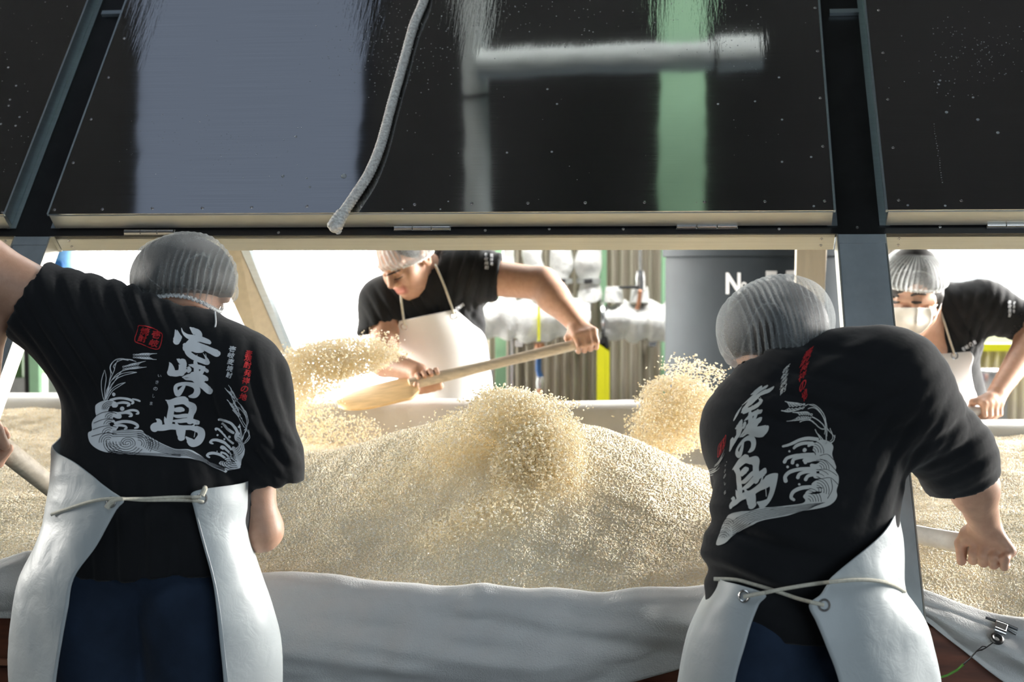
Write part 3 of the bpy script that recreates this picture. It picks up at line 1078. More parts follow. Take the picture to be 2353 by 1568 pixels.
# ------------------------------------------------------------------ grain heap
CP_ = []
def cp(px, py, v):
    u, z = vplane(px, py, v); CP_.append((u, v, z))
for px, py in ((600, 1066), (700, 1058), (800, 1034), (900, 1006), (1000, 974), (1100, 950), (1200, 946), (1280, 962), (1400, 994), (1500, 1034), (1600, 1082), (1700, 1125), (1850, 1150), (2000, 1170)): cp(px, py, 3.45)
for px, py in ((-300, 1310), (0, 1302), (300, 1318), (600, 1330), (800, 1342), (1000, 1354), (1300, 1362), (1600, 1358), (1900, 1356), (2130, 1358), (2353, 1424), (2600, 1440)): cp(px, py, 2.88)
for px, py in ((450, 1205), (700, 1195), (950, 1175), (1200, 1140), (1400, 1165), (1600, 1222), (1850, 1260)): cp(px, py, 3.14)
for px, py in ((650, 1062), (850, 1050), (1100, 1040), (1300, 1060), (1500, 1102), (1700, 1120), (400, 1040)): cp(px, py, 3.85)
for px, py in ((500, 985), (650, 1005), (850, 1032), (1100, 1040), (1350, 1050), (1500, 1060), (1620, 1076), (1800, 1080)): cp(px, py, 4.3)
for px, py, v in ((60, 948, 4.3), (-200, 950, 4.3), (60, 1022, 3.9), (60, 1090, 3.5), (60, 1190, 3.15), (250, 970, 4.3), (-300, 1080, 3.5), (300, 1080, 3.5)): cp(px, py, v)
for px, py, v in ((2353, 1012, 4.25), (2200, 1016, 4.25), (2080, 1046, 4.2), (2000, 1070, 4.25), (2200, 1090, 3.8), (2353, 1090, 3.8), (2100, 1160, 3.5), (2250, 1170, 3.4), (2400, 1200, 3.3), (2140, 1300, 2.99), (2250, 1305, 3.02), (2353, 1345, 2.98), (2600, 1020, 4.25)): cp(px, py, v)


def tps_fit(X, Y, lam=0.0):
    n = len(X)
    d = np.linalg.norm(X[:, None] - X[None], axis=2)
    K = np.where(d > 0, d * d * np.log(d + 1e-12), 0) + lam * np.eye(n)
    Pm = np.hstack([np.ones((n, 1)), X])
    A = np.block([[K, Pm], [Pm.T, np.zeros((3, 3))]])
    return np.linalg.solve(A, np.vstack([Y, np.zeros((3, Y.shape[1]))]))


def tps_eval(X, w, Q):
    out = np.zeros((len(Q), w.shape[1]))
    for i in range(0, len(Q), 4000):
        d = np.linalg.norm(Q[i:i + 4000, None] - X[None], axis=2)
        K = np.where(d > 0, d * d * np.log(d + 1e-12), 0)
        out[i:i + 4000] = K @ w[:len(X)] + np.hstack([np.ones((len(d), 1)), Q[i:i + 4000]]) @ w[len(X):]
    return out


cpa = np.array(CP_)
wz = tps_fit(cpa[:, :2], cpa[:, 2:], .002)
us = np.arange(-2.3, 1.4, .016); vs = np.arange(2.862, 4.375, .016)
UU, VV = np.meshgrid(us, vs, indexing='ij')
ZZ = tps_eval(cpa[:, :2], wz, np.stack([UU.ravel(), VV.ravel()], 1))[:, 0].reshape(UU.shape)


def heap_z(u, v):
    return float(tps_eval(cpa[:, :2], wz, np.array([[u, v]]))[0, 0])


P = np.stack([UU, VV, np.zeros_like(UU)], -1)
ZZ = ZZ + waves(P, 31, 22, 12) * .004 + waves(P, 32, 70, 12) * .0018
P[:, :, 2] = np.clip(ZZ, .62, 1.2)
PW = P @ np.array([[CA, -SA, 0], [SA, CA, 0], [0, 0, 1]])
heap = tag(obj('grain_heap', grid_mesh('grain_heap', PW), M['heap']), 'big cream heap of steamed grain filling the trough', 'grain', None, 'stuff')


def gn_scatter(name, mode, density, r, ln, mat, seed):
    ng = bpy.data.node_groups.new(name, 'GeometryNodeTree')
    ng.interface.new_socket('Geometry', in_out='INPUT', socket_type='NodeSocketGeometry')
    ng.interface.new_socket('Geometry', in_out='OUTPUT', socket_type='NodeSocketGeometry')
    N, L = ng.nodes, ng.links
    gi, go = N.new('NodeGroupInput'), N.new('NodeGroupOutput')
    sph = N.new('GeometryNodeMeshUVSphere'); sph.inputs['Segments'].default_value = 6; sph.inputs['Rings'].default_value = 4; sph.inputs['Radius'].default_value = r
    tf = N.new('GeometryNodeTransform'); tf.inputs['Scale'].default_value = (1, .85, ln / r / 2)
    sm = N.new('GeometryNodeSetShadeSmooth'); mt = N.new('GeometryNodeSetMaterial'); mt.inputs['Material'].default_value = mat
    L.new(sph.outputs['Mesh'], tf.inputs['Geometry']); L.new(tf.outputs[0], sm.inputs[0]); L.new(sm.outputs[0], mt.inputs[0])
    rv = N.new('FunctionNodeRandomValue'); rv.data_type = 'FLOAT_VECTOR'; rv.inputs[1].default_value = (6.283, 6.283, 6.283); rv.inputs['Seed'].default_value = seed
    rs = N.new('FunctionNodeRandomValue'); rs.data_type = 'FLOAT'; rs.inputs[2].default_value = .7; rs.inputs[3].default_value = 1.25; rs.inputs['Seed'].default_value = seed + 1
    ip = N.new('GeometryNodeInstanceOnPoints')
    if mode == 'faces':
        d = N.new('GeometryNodeDistributePointsOnFaces'); d.inputs['Density'].default_value = density; d.inputs['Seed'].default_value = seed
        L.new(gi.outputs[0], d.inputs[0]); src = d.outputs['Points']
    else:
        d = N.new('GeometryNodeMeshToPoints'); L.new(gi.outputs[0], d.inputs[0]); src = d.outputs[0]
    L.new(src, ip.inputs['Points']); L.new(mt.outputs[0], ip.inputs['Instance'])
    L.new(rv.outputs[0], ip.inputs['Rotation']); L.new(rs.outputs[1], ip.inputs['Scale'])
    if mode == 'faces':
        j = N.new('GeometryNodeJoinGeometry'); L.new(gi.outputs[0], j.inputs[0]); L.new(ip.outputs[0], j.inputs[0]); L.new(j.outputs[0], go.inputs[0])
    else: L.new(ip.outputs[0], go.inputs[0])
    return ng


md = heap.modifiers.new('grains', 'NODES'); md.node_group = gn_scatter('heap_grains', 'faces', 62000, .0018, .0068, M['grain'], 7)

# grain flying off the shovels, each grain at rest in the air
GN_AIR = gn_scatter('air_grains', 'points', 0, .0018, .0070, M['grain_air_lit'], 11)


def air(name, pts, label):
    me = bpy.data.meshes.new(name); me.vertices.add(len(pts)); me.vertices.foreach_set('co', np.asarray(pts, np.float32).ravel()); me.update()
    o = tag(obj(name, me, M['grain']), label, 'grain', 'grain thrown into the air', 'stuff')
    md = o.modifiers.new('grains', 'NODES'); md.node_group = GN_AIR
    return o


rg = np.random.RandomState(4)


def blob(n, px, py, rx, ry, d, dd, rot=0, hollow=False, edge=.0):
    """n points in a soft ellipse given in photo pixels round a point at depth d"""
    r = np.sqrt(rg.rand(n)) * (1 + edge * np.abs(rg.normal(size=n)))
    a = rg.rand(n) * 6.283
    x, y = r * np.cos(a) * rx, r * np.sin(a) * ry
    c, s = math.cos(rot), math.sin(rot)
    return [at(px + c * i - s * j, py + s * i + c * j, d + k) for i, j, k in zip(x, y, rg.normal(size=n) * dd)]


pa = blob(6240, 790, 822, 105, 42, 4.05, .05, -.05, edge=.12) + blob(5280, 720, 850, 90, 55, 4.05, .06, -.2, edge=.15) + blob(3600, 660, 900, 42, 80, 4.05, .06, .1, edge=.2) \
    + blob(2160, 690, 950, 70, 60, 4.05, .07, edge=.3) + blob(1008, 800, 1000, 70, 40, 4.02, .06, edge=.25) + blob(144, 905, 815, 28, 12, 4.0, .03, edge=.4) + blob(384, 870, 800, 40, 34, 4.05, .04, edge=.3)
air('flying_grain', pa, 'cream cloud of grain thrown off the paddle of the middle worker')
pb = blob(7200, 1235, 1085, 105, 105, 3.22, .05, .4, edge=.10) + blob(5760, 1180, 960, 95, 62, 3.28, .05, .2, edge=.10) + blob(3600, 1270, 1020, 70, 75, 3.25, .05, .3, edge=.10) + blob(2400, 1150, 1190, 100, 55, 3.16, .04, -.3, edge=.2) \
    + blob(1680, 1060, 1010, 75, 60, 3.3, .05, -.5, edge=.2) + blob(700, 1215, 918, 75, 16, 3.28, .05, .15, edge=.5) + blob(1900, 960, 1090, 130, 75, 3.28, .06, -.55, edge=.3) + blob(1500, 1080, 1220, 120, 50, 3.10, .04, -.25, edge=.3)
air('flying_grain', pb, 'dense plume of grain falling on top of the middle heap')
pc = blob(6240, 1560, 930, 82, 62, 3.75, .05, .2, edge=.12) + blob(3360, 1540, 985, 85, 48, 3.75, .06, .1, edge=.18) + blob(624, 1620, 885, 75, 40, 3.75, .06, .45, edge=.3) + blob(1248, 1500, 1030, 60, 32, 3.7, .05, edge=.3) + blob(312, 1600, 850, 60, 24, 3.75, .05, .2, edge=.4)
air('flying_grain', pc, 'burst of loose grain in the air beside the netted head of the right worker')
# ------------------------------------------------------------------ things behind the trough
def px_tube(mb, pts, d, rpx, n=16):
    mb.tube([at(x, y, d) for x, y in pts], [pm(q, d) for q in rpx] if hasattr(rpx, '__len__') else pm(rpx, d), n)


def wobble(o, amp, scale, seed):
    V = vcos(o.data); N = vnormals(o.data)
    setcos(o.data, V + N * (waves(V, seed, scale, 10) * amp)[:, None])


D = 7.25
t = thing('insulated_pipe', at(1320, 795, D), 'white wrapped pipework with four risers along the corrugated wall', 'pipe')
mb = MB(); pts = [(960 + i * 6, 738 + 3 * math.sin(i * .3)) for i in range(0, 66)]
px_tube(mb, pts, D, [46 + 2.5 * math.sin(i * .8) for i in range(66)], 28); o = mb.build('pipe_sleeve', M['pipe_wrap'], t, True); wobble(o, .012, 30, 3)
mb = MB(); pts = [(1384 + i * 5, 738 + 2 * math.sin(i * .5)) for i in range(0, 32)]
px_tube(mb, pts, D, [44 + 3 * math.sin(i * .9) for i in range(32)], 28); o = mb.build('pipe_sleeve', M['pipe_wrap'], t, True); wobble(o, .014, 34, 5)
mb = MB(); px_tube(mb, [(1379, 738), (1386, 738)], D, 50, 28); mb.build('pipe_flange', M['steel'], t, True)
mb = MB(); px_tube(mb, [(1238, 690), (1238, 784)], D - .12, 3, 8); mb.build('wrap_band', M['yellow'], t, True)
mb = MB(); mb.tube([at(1281, 724, D - .11), at(1281, 735, D - .11)], .008, 8); mb.build('drain_hole', M['black'], t, True)
for x in (1410, 1470):
    mb = MB(); mb.lathe([(.0, .06), (.04, .06), (.045, .03), (.05, -.02)], at(x, 686, D - .03), 16); mb.build('pipe_boss', M['pipe_wrap'], t, True)
for x in (1192, 1340, 1500):                       # wall brackets carrying the pipe
    a = at(x, 738, D)
    mb = MB(); mb.box((a[0] - .02, D, a[2] - .13), (a[0] + .02, WB - .021, a[2] - .10)); mb.build('wall_bracket', M['steel'], t)
for x, w in ((1165, 16), (1224, 24), (1290, 24), (1352, 26)):
    mb = MB(); n = 60
    px_tube(mb, [(x + 2 * math.sin(i * .7 + x), 692 - i * 13) for i in range(n)], D + .02, [w + 3 * math.sin(i * .9 + x) for i in range(n)], 20)
    o = mb.build('riser_pipe', M['pipe_wrap'], t, True); wobble(o, .010, 34, x)
    mb = MB(); px_tube(mb, [(x, 640), (x, 652)], D + .02, w + 2, 20); mb.build('clamp_band', M['grey_box'], o, True)
    mb = MB(); mb.tube([at(x - 10, 647, D - .06), at(x + 9, 645, D - .06)], .012, 8); mb.build('clamp_bolt', M['black'], o, True)
# valve on its thin conduit
t = thing('wall_valve', at(1471, 690, 7.2), 'small silver valve with a dark lever on a thin conduit', 'valve')
mb = MB(); px_tube(mb, [(1471, 360), (1471, 640)], 7.2, 4, 10); mb.build('conduit', M['steel'], t, True)
mb = MB(); mb.lathe([(.0, .07), (.02, .065), (.03, .03), (.028, 0), (.032, -.03), (.018, -.05), (.014, -.085), (.0, -.09)], at(1471, 652, 7.2), 16); mb.build('valve_body', M['steel'], t, True)
mb = MB(); px_tube(mb, [(1422, 661), (1468, 660)], 7.17, [3, 4], 8); mb.build('lever', M['black'], t, True)
mb = MB(); px_tube(mb, [(1471, 670), (1469, 690), (1464, 712)], 7.17, 5, 8); mb.build('spout', M['copper'], t, True)
# drain tap under the pipe
t = thing('drain_tap', at(1240, 925, 7.3), 'dark drain hose with a silver coupling under the thick pipe', 'hose')
mb = MB(); px_tube(mb, [(1242, 788), (1238, 815), (1237, 850), (1242, 868)], 7.3, 7, 10); mb.build('hose', M['plastic_blue_dark'], t, True)
mb = MB(); mb.lathe([(.0, .035), (.018, .03), (.022, 0), (.018, -.03), (0, -.035)], at(1241, 880, 7.3), 14); mb.build('coupling', M['steel'], t, True)
mb = MB(); px_tube(mb, [(1240, 892), (1238, 1300)], 7.3, 5, 10); mb.build('drain_pipe', M['copper'], t, True)
mb = MB(); px_tube(mb, [(1240, 788), (1240, 800)], 7.3, 12, 10); mb.build('hose_collar', M['copper'], t, True)


def px_post(name, px0, px1, d, z0, z1, mat, label, cat, dep=.05, parent=None):
    a, b = at(px0, 620, d), at(px1, 620, d)
    mb = MB(); mb.box((a[0], d, z0), (b[0], d + dep, z1))
    o = mb.build(name, mat, parent, bevel=.003)
    return tag(o, label, cat) if parent is None else o


px_post('green_post', 1138, 1163, 7.42, 0, 4.3, M['green'], 'pale green steel post behind the apron of the middle worker', 'post', .1)
px_post('green_post', 1521, 1533, 7.45, 0, 4.3, M['green'], 'narrow pale green post beside the dark grey tank', 'post', .06)
px_post('green_post', 1378, 1394, 7.46, 0, 4.3, M['green'], 'pale green post behind the pipe joint and yellow post', 'post', .08)
px_post('thin_conduit', 1171, 1180, 7.45, 0, 4.3, M['steel'], 'thin grey conduit beside the pale green post', 'conduit', .02)
t = thing('yellow_post', at(1388, 925, 7.12), 'bright yellow angle post below the wrapped pipe', 'post')
a0, a1, a2 = at(1372, 790, 7.1), at(1391, 790, 7.1), at(1401, 800, 7.1)
mb = MB(); mb.box((a0[0], 7.1, 0), (a1[0], 7.112, a0[2])); mb.box((a1[0] + .001, 7.1, 0), (a2[0], 7.14, a2[2])); mb.build('post_angle', M['yellow'], t)
mb = MB(); mb.hexa([(a0[0] + .01, 7.10, a0[2] - .002), (a2[0], 7.10, a0[2] - .04), (a2[0], 7.16, a0[2] - .04), (a0[0] + .01, 7.16, a0[2]), (a0[0] + .03, 7.10, a0[2] + .04), (a2[0] - .01, 7.10, a0[2] + .03), (a2[0] - .01, 7.16, a0[2] + .03), (a0[0] + .03, 7.16, a0[2] + .04)]); mb.build('post_cap', M['black'], t)

# tank with its painted number
tc = at(1768, 620, 6.0); TR = .432
t = thing('storage_tank', (tc[0], tc[1], 0), 'big dark grey cylindrical tank with white number', 'tank')
zt = 1.43 + .045 * 5.6 / 5.6
zt = at(1700, 588, 5.6)[2]
mb = MB(); mb.lathe([(.0, .02), (TR, .02), (TR, zt - .012), (TR - .004, zt)], (tc[0], tc[1], 0), 72); mb.build('tank_body', M['tank'], t, True)
mb = MB(); mb.lathe([(TR - .004, zt - .004), (TR + .012, zt), (TR + .012, zt + .05), (TR - .05, zt + .09), (0, zt + .13)], (tc[0], tc[1], 0), 72); mb.build('tank_lid', M['tank'], t, True)
mb = MB(); mb.lathe([(.0, 0), (TR + .02, 0), (TR + .02, .02), (0, .021)], (tc[0], tc[1], 0), 48); mb.build('tank_foot', M['tank'], t, True)


def text_mesh(s, size=1.0, bold=0.0, ext=0.0):
    cu = bpy.data.curves.new('lettering', 'FONT'); cu.body = s; cu.size = size; cu.offset = bold; cu.resolution_u = 3; cu.extrude = ext
    o = bpy.data.objects.new('lettering', cu); COL.objects.link(o)
    bpy.context.view_layer.update()
    me = bpy.data.meshes.new_from_object(o.evaluated_get(bpy.context.evaluated_depsgraph_get()))
    bpy.data.objects.remove(o); bpy.data.curves.remove(cu)
    V = vcos(me); Fc = [tuple(p.vertices) for p in me.polygons]
    bpy.data.meshes.remove(me)
    return V, Fc


def subdiv(V, Fc, mx, passes=4):
    bm = bmesh.new()
    vs_ = [bm.verts.new(tuple(v)) for v in V]
    for f in Fc:
        try: bm.faces.new([vs_[i] for i in f])
        except ValueError: pass
    bmesh.ops.remove_doubles(bm, verts=bm.verts, dist=1e-6)
    bmesh.ops.triangulate(bm, faces=bm.faces)
    for _ in range(passes):
        ed = [e for e in bm.edges if e.calc_length() > mx]
        if not ed: break
        bmesh.ops.subdivide_edges(bm, edges=ed, cuts=1)
        bmesh.ops.triangulate(bm, faces=bm.faces)
    bm.verts.index_update()
    V2 = np.array([v.co[:] for v in bm.verts]).reshape(-1, 3); F2 = [tuple(v.index for v in f.verts) for f in bm.faces]
    bm.free()
    return V2, F2


def fit_box(V, x0, y0, x1, y1):
    """stretch lettering into a photo-pixel box, y down"""
    lo, hi = V.min(0), V.max(0)
    X = x0 + (V[:, 0] - lo[0]) / (hi[0] - lo[0]) * (x1 - x0)
    Y = y1 - (V[:, 1] - lo[1]) / (hi[1] - lo[1]) * (y1 - y0)
    return np.stack([X, Y], 1)


def tank_text(s, box, bold):
    V, Fc = text_mesh(s, 1, bold); V, Fc = subdiv(V, Fc, .12)
    q = fit_box(V, *box); out = []
    for x, y in q:
        r = ray(x, y); o2 = CAM[:2] - tc[:2]
        A = r[0] ** 2 + r[1] ** 2; B = 2 * (r[0] * o2[0] + r[1] * o2[1]); C_ = o2 @ o2 - (TR + .0015) ** 2
        k = (-B - math.sqrt(max(B * B - 4 * A * C_, 0))) / (2 * A); out.append(CAM + r * k)
    return out, Fc


for s, bx in (('N', (1668, 627, 1702, 676)), ('o', (1703, 648, 1716, 664)), ('5', (1756, 623, 1788, 675)), ('5', (1802, 622, 1838, 675)), ('-', (1704, 672, 1715, 674))):
    mb = MB(); V, Fc = tank_text(s, bx, .03); mb.add(V, Fc); mb.build('painted_digit' if s == '5' else 'painted_letter', M['white_paint'], t)

# left background: machine side, posts, a blue drum
t = thing('machine_cabinet', at(40, 905, 6.9), 'green and grey machine cabinet behind the far left of the trough', 'cabinet')
a, b = at(-60, 800, 6.9), at(50, 800, 6.9)
zc = at(0, 868, 6.9)[2]
mb = MB(); mb.box((a[0], 6.9, zc), (b[0], 7.3, 1.9)); mb.build('upper_panel', M['green_dark'], t)
mb = MB(); mb.box((a[0], 6.88, 0), (b[0] + .02, 7.3, zc - .002)); mb.build('lower_panel', M['grey_box'], t)
px_post('frame_post', 51, 62, 6.88, 0, 1.9, M['black'], None, None, .05, t)
px_post('frame_post', 62.5, 86, 6.88, 0, 1.9, M['green'], None, None, .05, t)
px_post('white_door_leaf', 88, 156, 7.32, 0, 3.4, M['curtain'], 'pale sliding sheet beside the green machine post', 'sheet', .03)
t = thing('blue_drum', at(145, 640, 7.0), 'blue plastic drum on a stand beside the left hood post', 'drum')
c = at(143, 600, 7.0)
mb = MB(); mb.lathe([(0, -.06), (.055, -.06), (.06, -.04), (.055, 0), (.06, .04), (.06, .12), (.045, .15), (0, .155)], c, 24); mb.build('drum_shell', M['blue'], t, True)
mb = MB(); mb.tube([c + (0, -.055, -.02), c + (0, -.066, -.02)], .022, 16); mb.build('drum_bung', M['plastic_blue_dark'], t, True)
mb = MB(); mb.box((c[0] - .06, c[1] - .06, 0), (c[0] + .06, c[1] + .06, c[2] - .061)); mb.build('drum_stand', M['grey_box'], t)

# right background: yellow rail, pale ledge, steel bucket on a stool
t = thing('yellow_rail', at(2300, 805, 7.3), 'bright yellow guard rail below the right window', 'rail')
z1, z0 = at(2300, 790, 7.3)[2], at(2300, 807, 7.3)[2]
mb = MB(); mb.box((2.05, 7.3, z0), (4.4, 7.34, z1)); mb.build('rail_bar', M['yellow'], t)
for x in (2.08, 4.3):
    mb = MB(); mb.box((x, 7.345, 0), (x + .05, 7.39, z0 + .02)); mb.build('rail_post', M['yellow'], t)
px_c = at(2262, 900, 5.9)
t = thing('steel_bucket', px_c, 'shiny steel bucket on a low stand behind the right worker', 'bucket')
r_ = pm(40, 5.9); h_ = pm(48, 5.9)
mb = MB(); mb.lathe([(0, 0), (r_ * .85, 0), (r_ * .9, .004), (r_, h_), (r_ + .006, h_ + .004), (r_ - .003, h_), (r_ * .88, .008), (0, .006)], px_c, 32); mb.build('bucket_wall', M['steel'], t, True)
mb = MB(); mb.torus(px_c + (0, 0, h_), (0, 0, 1), r_ + .004, .005, 32, 8); mb.build('bucket_rim', M['steel'], t, True)
mb = MB(); mb.box((px_c[0] - r_, px_c[1] - r_, 0), (px_c[0] + r_, px_c[1] + r_, px_c[2] - .001)); mb.build('bucket_stand', M['grey_box'], t)

# ------------------------------------------------------------------ rope hanging over the hood panel
def rope():
    path = [(985, -60), (974, 0), (950, 60), (925, 150), (900, 240), (876, 330), (850, 395), (822, 440), (795, 480), (778, 505), (768, 524)]
    dep = [3.42, 3.40, 3.37, 3.33, 3.29, 3.26, 3.235, 3.22, 3.20, 3.19, 3.185]
    q = spline([(x, y, d) for (x, y), d in zip(path, dep)], 300)
    C_ = np.array([hd(*hood_uv(x, y, W1 + .016), W1 + .016) for x, y, d in q])
    u_, s_ = hood_uv(985, -60, W1 + .016)
    C_ = np.vstack([[hd(u_ + .012 * k / 12, s_ + (STOP + .01 - s_) * k / 12, W1 + .016) for k in range(12, 0, -1)], C_])
    t = thing('rope', C_[-1], 'grey twisted rope hanging in front of the middle panel', 'rope')
    Tn = np.gradient(C_, axis=0); Tn /= np.linalg.norm(Tn, axis=1)[:, None]
    N = np.cross(Tn, [0, 1, 0]); N /= np.linalg.norm(N, axis=1)[:, None]; B = np.cross(Tn, N)
    n1 = 267
    L = np.concatenate([[0], np.cumsum(np.linalg.norm(np.diff(C_, axis=0), axis=1))])
    R = .0078
    for k in range(4):
        ph = L * 2 * math.pi / .036 + k * math.pi / 2
        s = C_ + N * (R * np.cos(ph))[:, None] + B * (R * np.sin(ph))[:, None]
        mb = MB(); mb.tube(list(s[:n1]), .0052, 8); mb.build('strand', M['rope'], t, True)
    mb = MB()
    for k in range(3):                                # plaited end
        ph = (L[n1 - 6:] - L[n1 - 6]) * 2 * math.pi / .03 + k * 2.09
        w = np.linspace(1, 1.25, len(ph))
        s = C_[n1 - 6:] + N[n1 - 6:] * (.0085 * w * np.cos(ph))[:, None] + B[n1 - 6:] * (.007 * np.sin(2 * ph))[:, None]
        mb.tube(list(s), list(.0072 * w), 8)
    mb.build('plaited_end', M['rope'], t, True)
    mb = MB(); e = C_[-1]
    mb.lathe([(0, .006), (.010, .005), (.0135, 0), (.011, -.006), (.004, -.010), (0, -.010)], e, 14, -Tn[-1]); mb.build('end_whipping', M['rope'], t, True)


rope()
# ------------------------------------------------------------------ people
SKIN = np.array([.56, .335, .235])


def unit(v):
    v = np.asarray(v, float); return v / np.linalg.norm(v)


class Px:
    """field builder that takes photo pixels + depth"""
    def __init__(s): s.f = SDF()

    def cap(s, a, b, k=.025, sq=None, op='add'):
        s.f.cap(at(*a[:3]), at(*b[:3]), pm(a[3], a[2]), pm(b[3], b[2]), k, sq, op); return s

    def cut(s, p, ax, rad, ln): s.f.cut(at(*p), ax, pm(rad, p[2]), ln); return s


YSQ = (0, 1, 0)


def grip(f, Hc, a, k, wrist, rh=.017, wr=.024, thumb=1, spread=.0205, fr=.0092, turn=1):
    """a hand closed round a bar: palm, four fingers wrapped round it, a thumb closing from the other side"""
    a = unit(a); k = np.asarray(k, float); k = unit(k - a * np.dot(k, a))
    t = np.cross(a, k) * turn
    Hc = np.asarray(Hc, float); wrist = np.asarray(wrist, float)
    Rf = rh + fr * .8
    kn = []
    for i in range(4):
        off = (i - 1.5) * spread
        sz = (.90, 1.0, .98, .84)[i]
        K = Hc + a * off + k * (Rf + .010 * sz) + t * (-.006)
        kn.append(K)
        f.cap(wrist + a * off * .45, K, wr * .62, fr * 1.30, .014)
        pts = [K]
        for th, e in ((62, 1.10), (128, 1.0), (188, .96)):
            q = math.radians(th)
            pts.append(Hc + a * (off * .96) + (k * math.cos(q) + t * math.sin(q)) * Rf * e * (1 + .25 * (sz - .9)))
        for j in range(3):
            f.cap(pts[j], pts[j + 1], fr * sz * (1.12, 1.0, .93)[j], fr * sz * (1.02, .95, .84)[j], .0035 if j else .008)
    off = 1.5 * spread * thumb
    base = wrist * .55 + kn[3 if thumb > 0 else 0] * .45 + a * thumb * .010
    q1, q2 = math.radians(-62), math.radians(-128)
    m = Hc + a * (off + thumb * .020) + (k * math.cos(q1) + t * math.sin(q1)) * (Rf + .004)
    e = Hc + a * (off + thumb * .012) + (k * math.cos(q2) + t * math.sin(q2)) * (Rf + .002)
    f.cap(base, m, fr * 1.7, fr * 1.15, .014)
    f.cap(m, e, fr * 1.12, fr * .95, .004)


def head(f, c, fwd, up, s=1.0, ears=True):
    y = unit(fwd); z = unit(np.asarray(up, float) - y * np.dot(up, y)); x = np.cross(y, z)
    R = np.stack([x, y, z], 1)
    L = lambda *p: np.asarray(c, float) + R @ (np.array(p) * s)
    E = lambda p, r, k=.015, op='add': f.ell(L(*p), np.array(r) * s, R, k, op)
    Cp = lambda p, q, r0, r1, k=.008, op='add': f.cap(L(*p), L(*q), r0 * s, r1 * s, k, None, op)
    E((0, -.012, .030), (.078, .097, .092), .02)
    E((0, .020, -.050), (.058, .066, .066), .03)
    E((0, .048, -.092), (.030, .030, .022), .025)
    for q in (-1, 1):
        E((q * .042, .052, -.030), (.028, .028, .030), .022)
        Cp((q * .012, .084, .022), (q * .050, .066, .022), .010, .010, .014)
        E((q * .033, .092, -.002), (.018, .014, .012), .012, 'sub')
        E((q * .033, .071, -.002), (.016, .014, .011), .004)
        if ears:
            E((q * .078, -.012, -.012), (.011, .019, .032), .006)
            E((q * .088, -.008, -.010), (.006, .010, .018), .004, 'sub')
    Cp((0, .084, .012), (0, .106, -.032), .009, .0125, .010)
    for q in (-1, 1): E((q * .014, .094, -.036), (.009, .011, .008), .006)
    Cp((-.020, .078, -.061), (.020, .078, -.061), .0068, .0068, .008)
    Cp((-.017, .078, -.073), (.017, .078, -.073), .0078, .0078, .008)
    Cp((-.021, .0885, -.067), (.021, .0885, -.067), .0022, .0022, .003, 'sub')
    return L, R


def skin_obj(name, me, parent, lips=None, hairs=()):
    V = vcos(me)
    n = waves(V, 77, 30, 8)[:, None]
    col = SKIN[None] * (1 + .05 * n)
    if lips is not None:
        Lf, s = lips
        for p, q, r in (((-.020, .080, -.061), (.020, .080, -.061), .008), ((-.017, .080, -.073), (.017, .080, -.073), .009)):
            A, B = Lf(*p), Lf(*q); ba = B - A
            t = np.clip((V - A) @ ba / (ba @ ba), 0, 1)
            d = np.linalg.norm(V - A - t[:, None] * ba, axis=1)
            w = np.clip(1.6 - d / (r * s), 0, 1)[:, None]
            col = col * (1 - w) + np.array([.42, .15, .12]) * w
    vcol(me, col)
    return obj(name, me, M['skin'], parent)


def fold_shirt(o, seed, amp=.0035, scale=26, st=(1, 1, .35), extra=()):
    me = o.data; V = vcos(me); N = vnormals(me)
    d = waves(V * np.array(st), seed, scale, 9) * amp + waves(V, seed + 1, 55, 9) * amp * .25
    for (c, r, ax, wl, am) in extra:            # local fold bundles
        q = V - np.asarray(c); w = np.exp(-(np.linalg.norm(q, axis=1) / r) ** 2)
        ph = (q @ unit(ax)) / wl * 6.283 + 1.2 * waves(V, seed + 9, 14, 5)
        d = d + w * am * (np.sin(ph) + .4 * np.sin(2 * ph + 1))
    setcos(me, V + N * d[:, None])
    return o


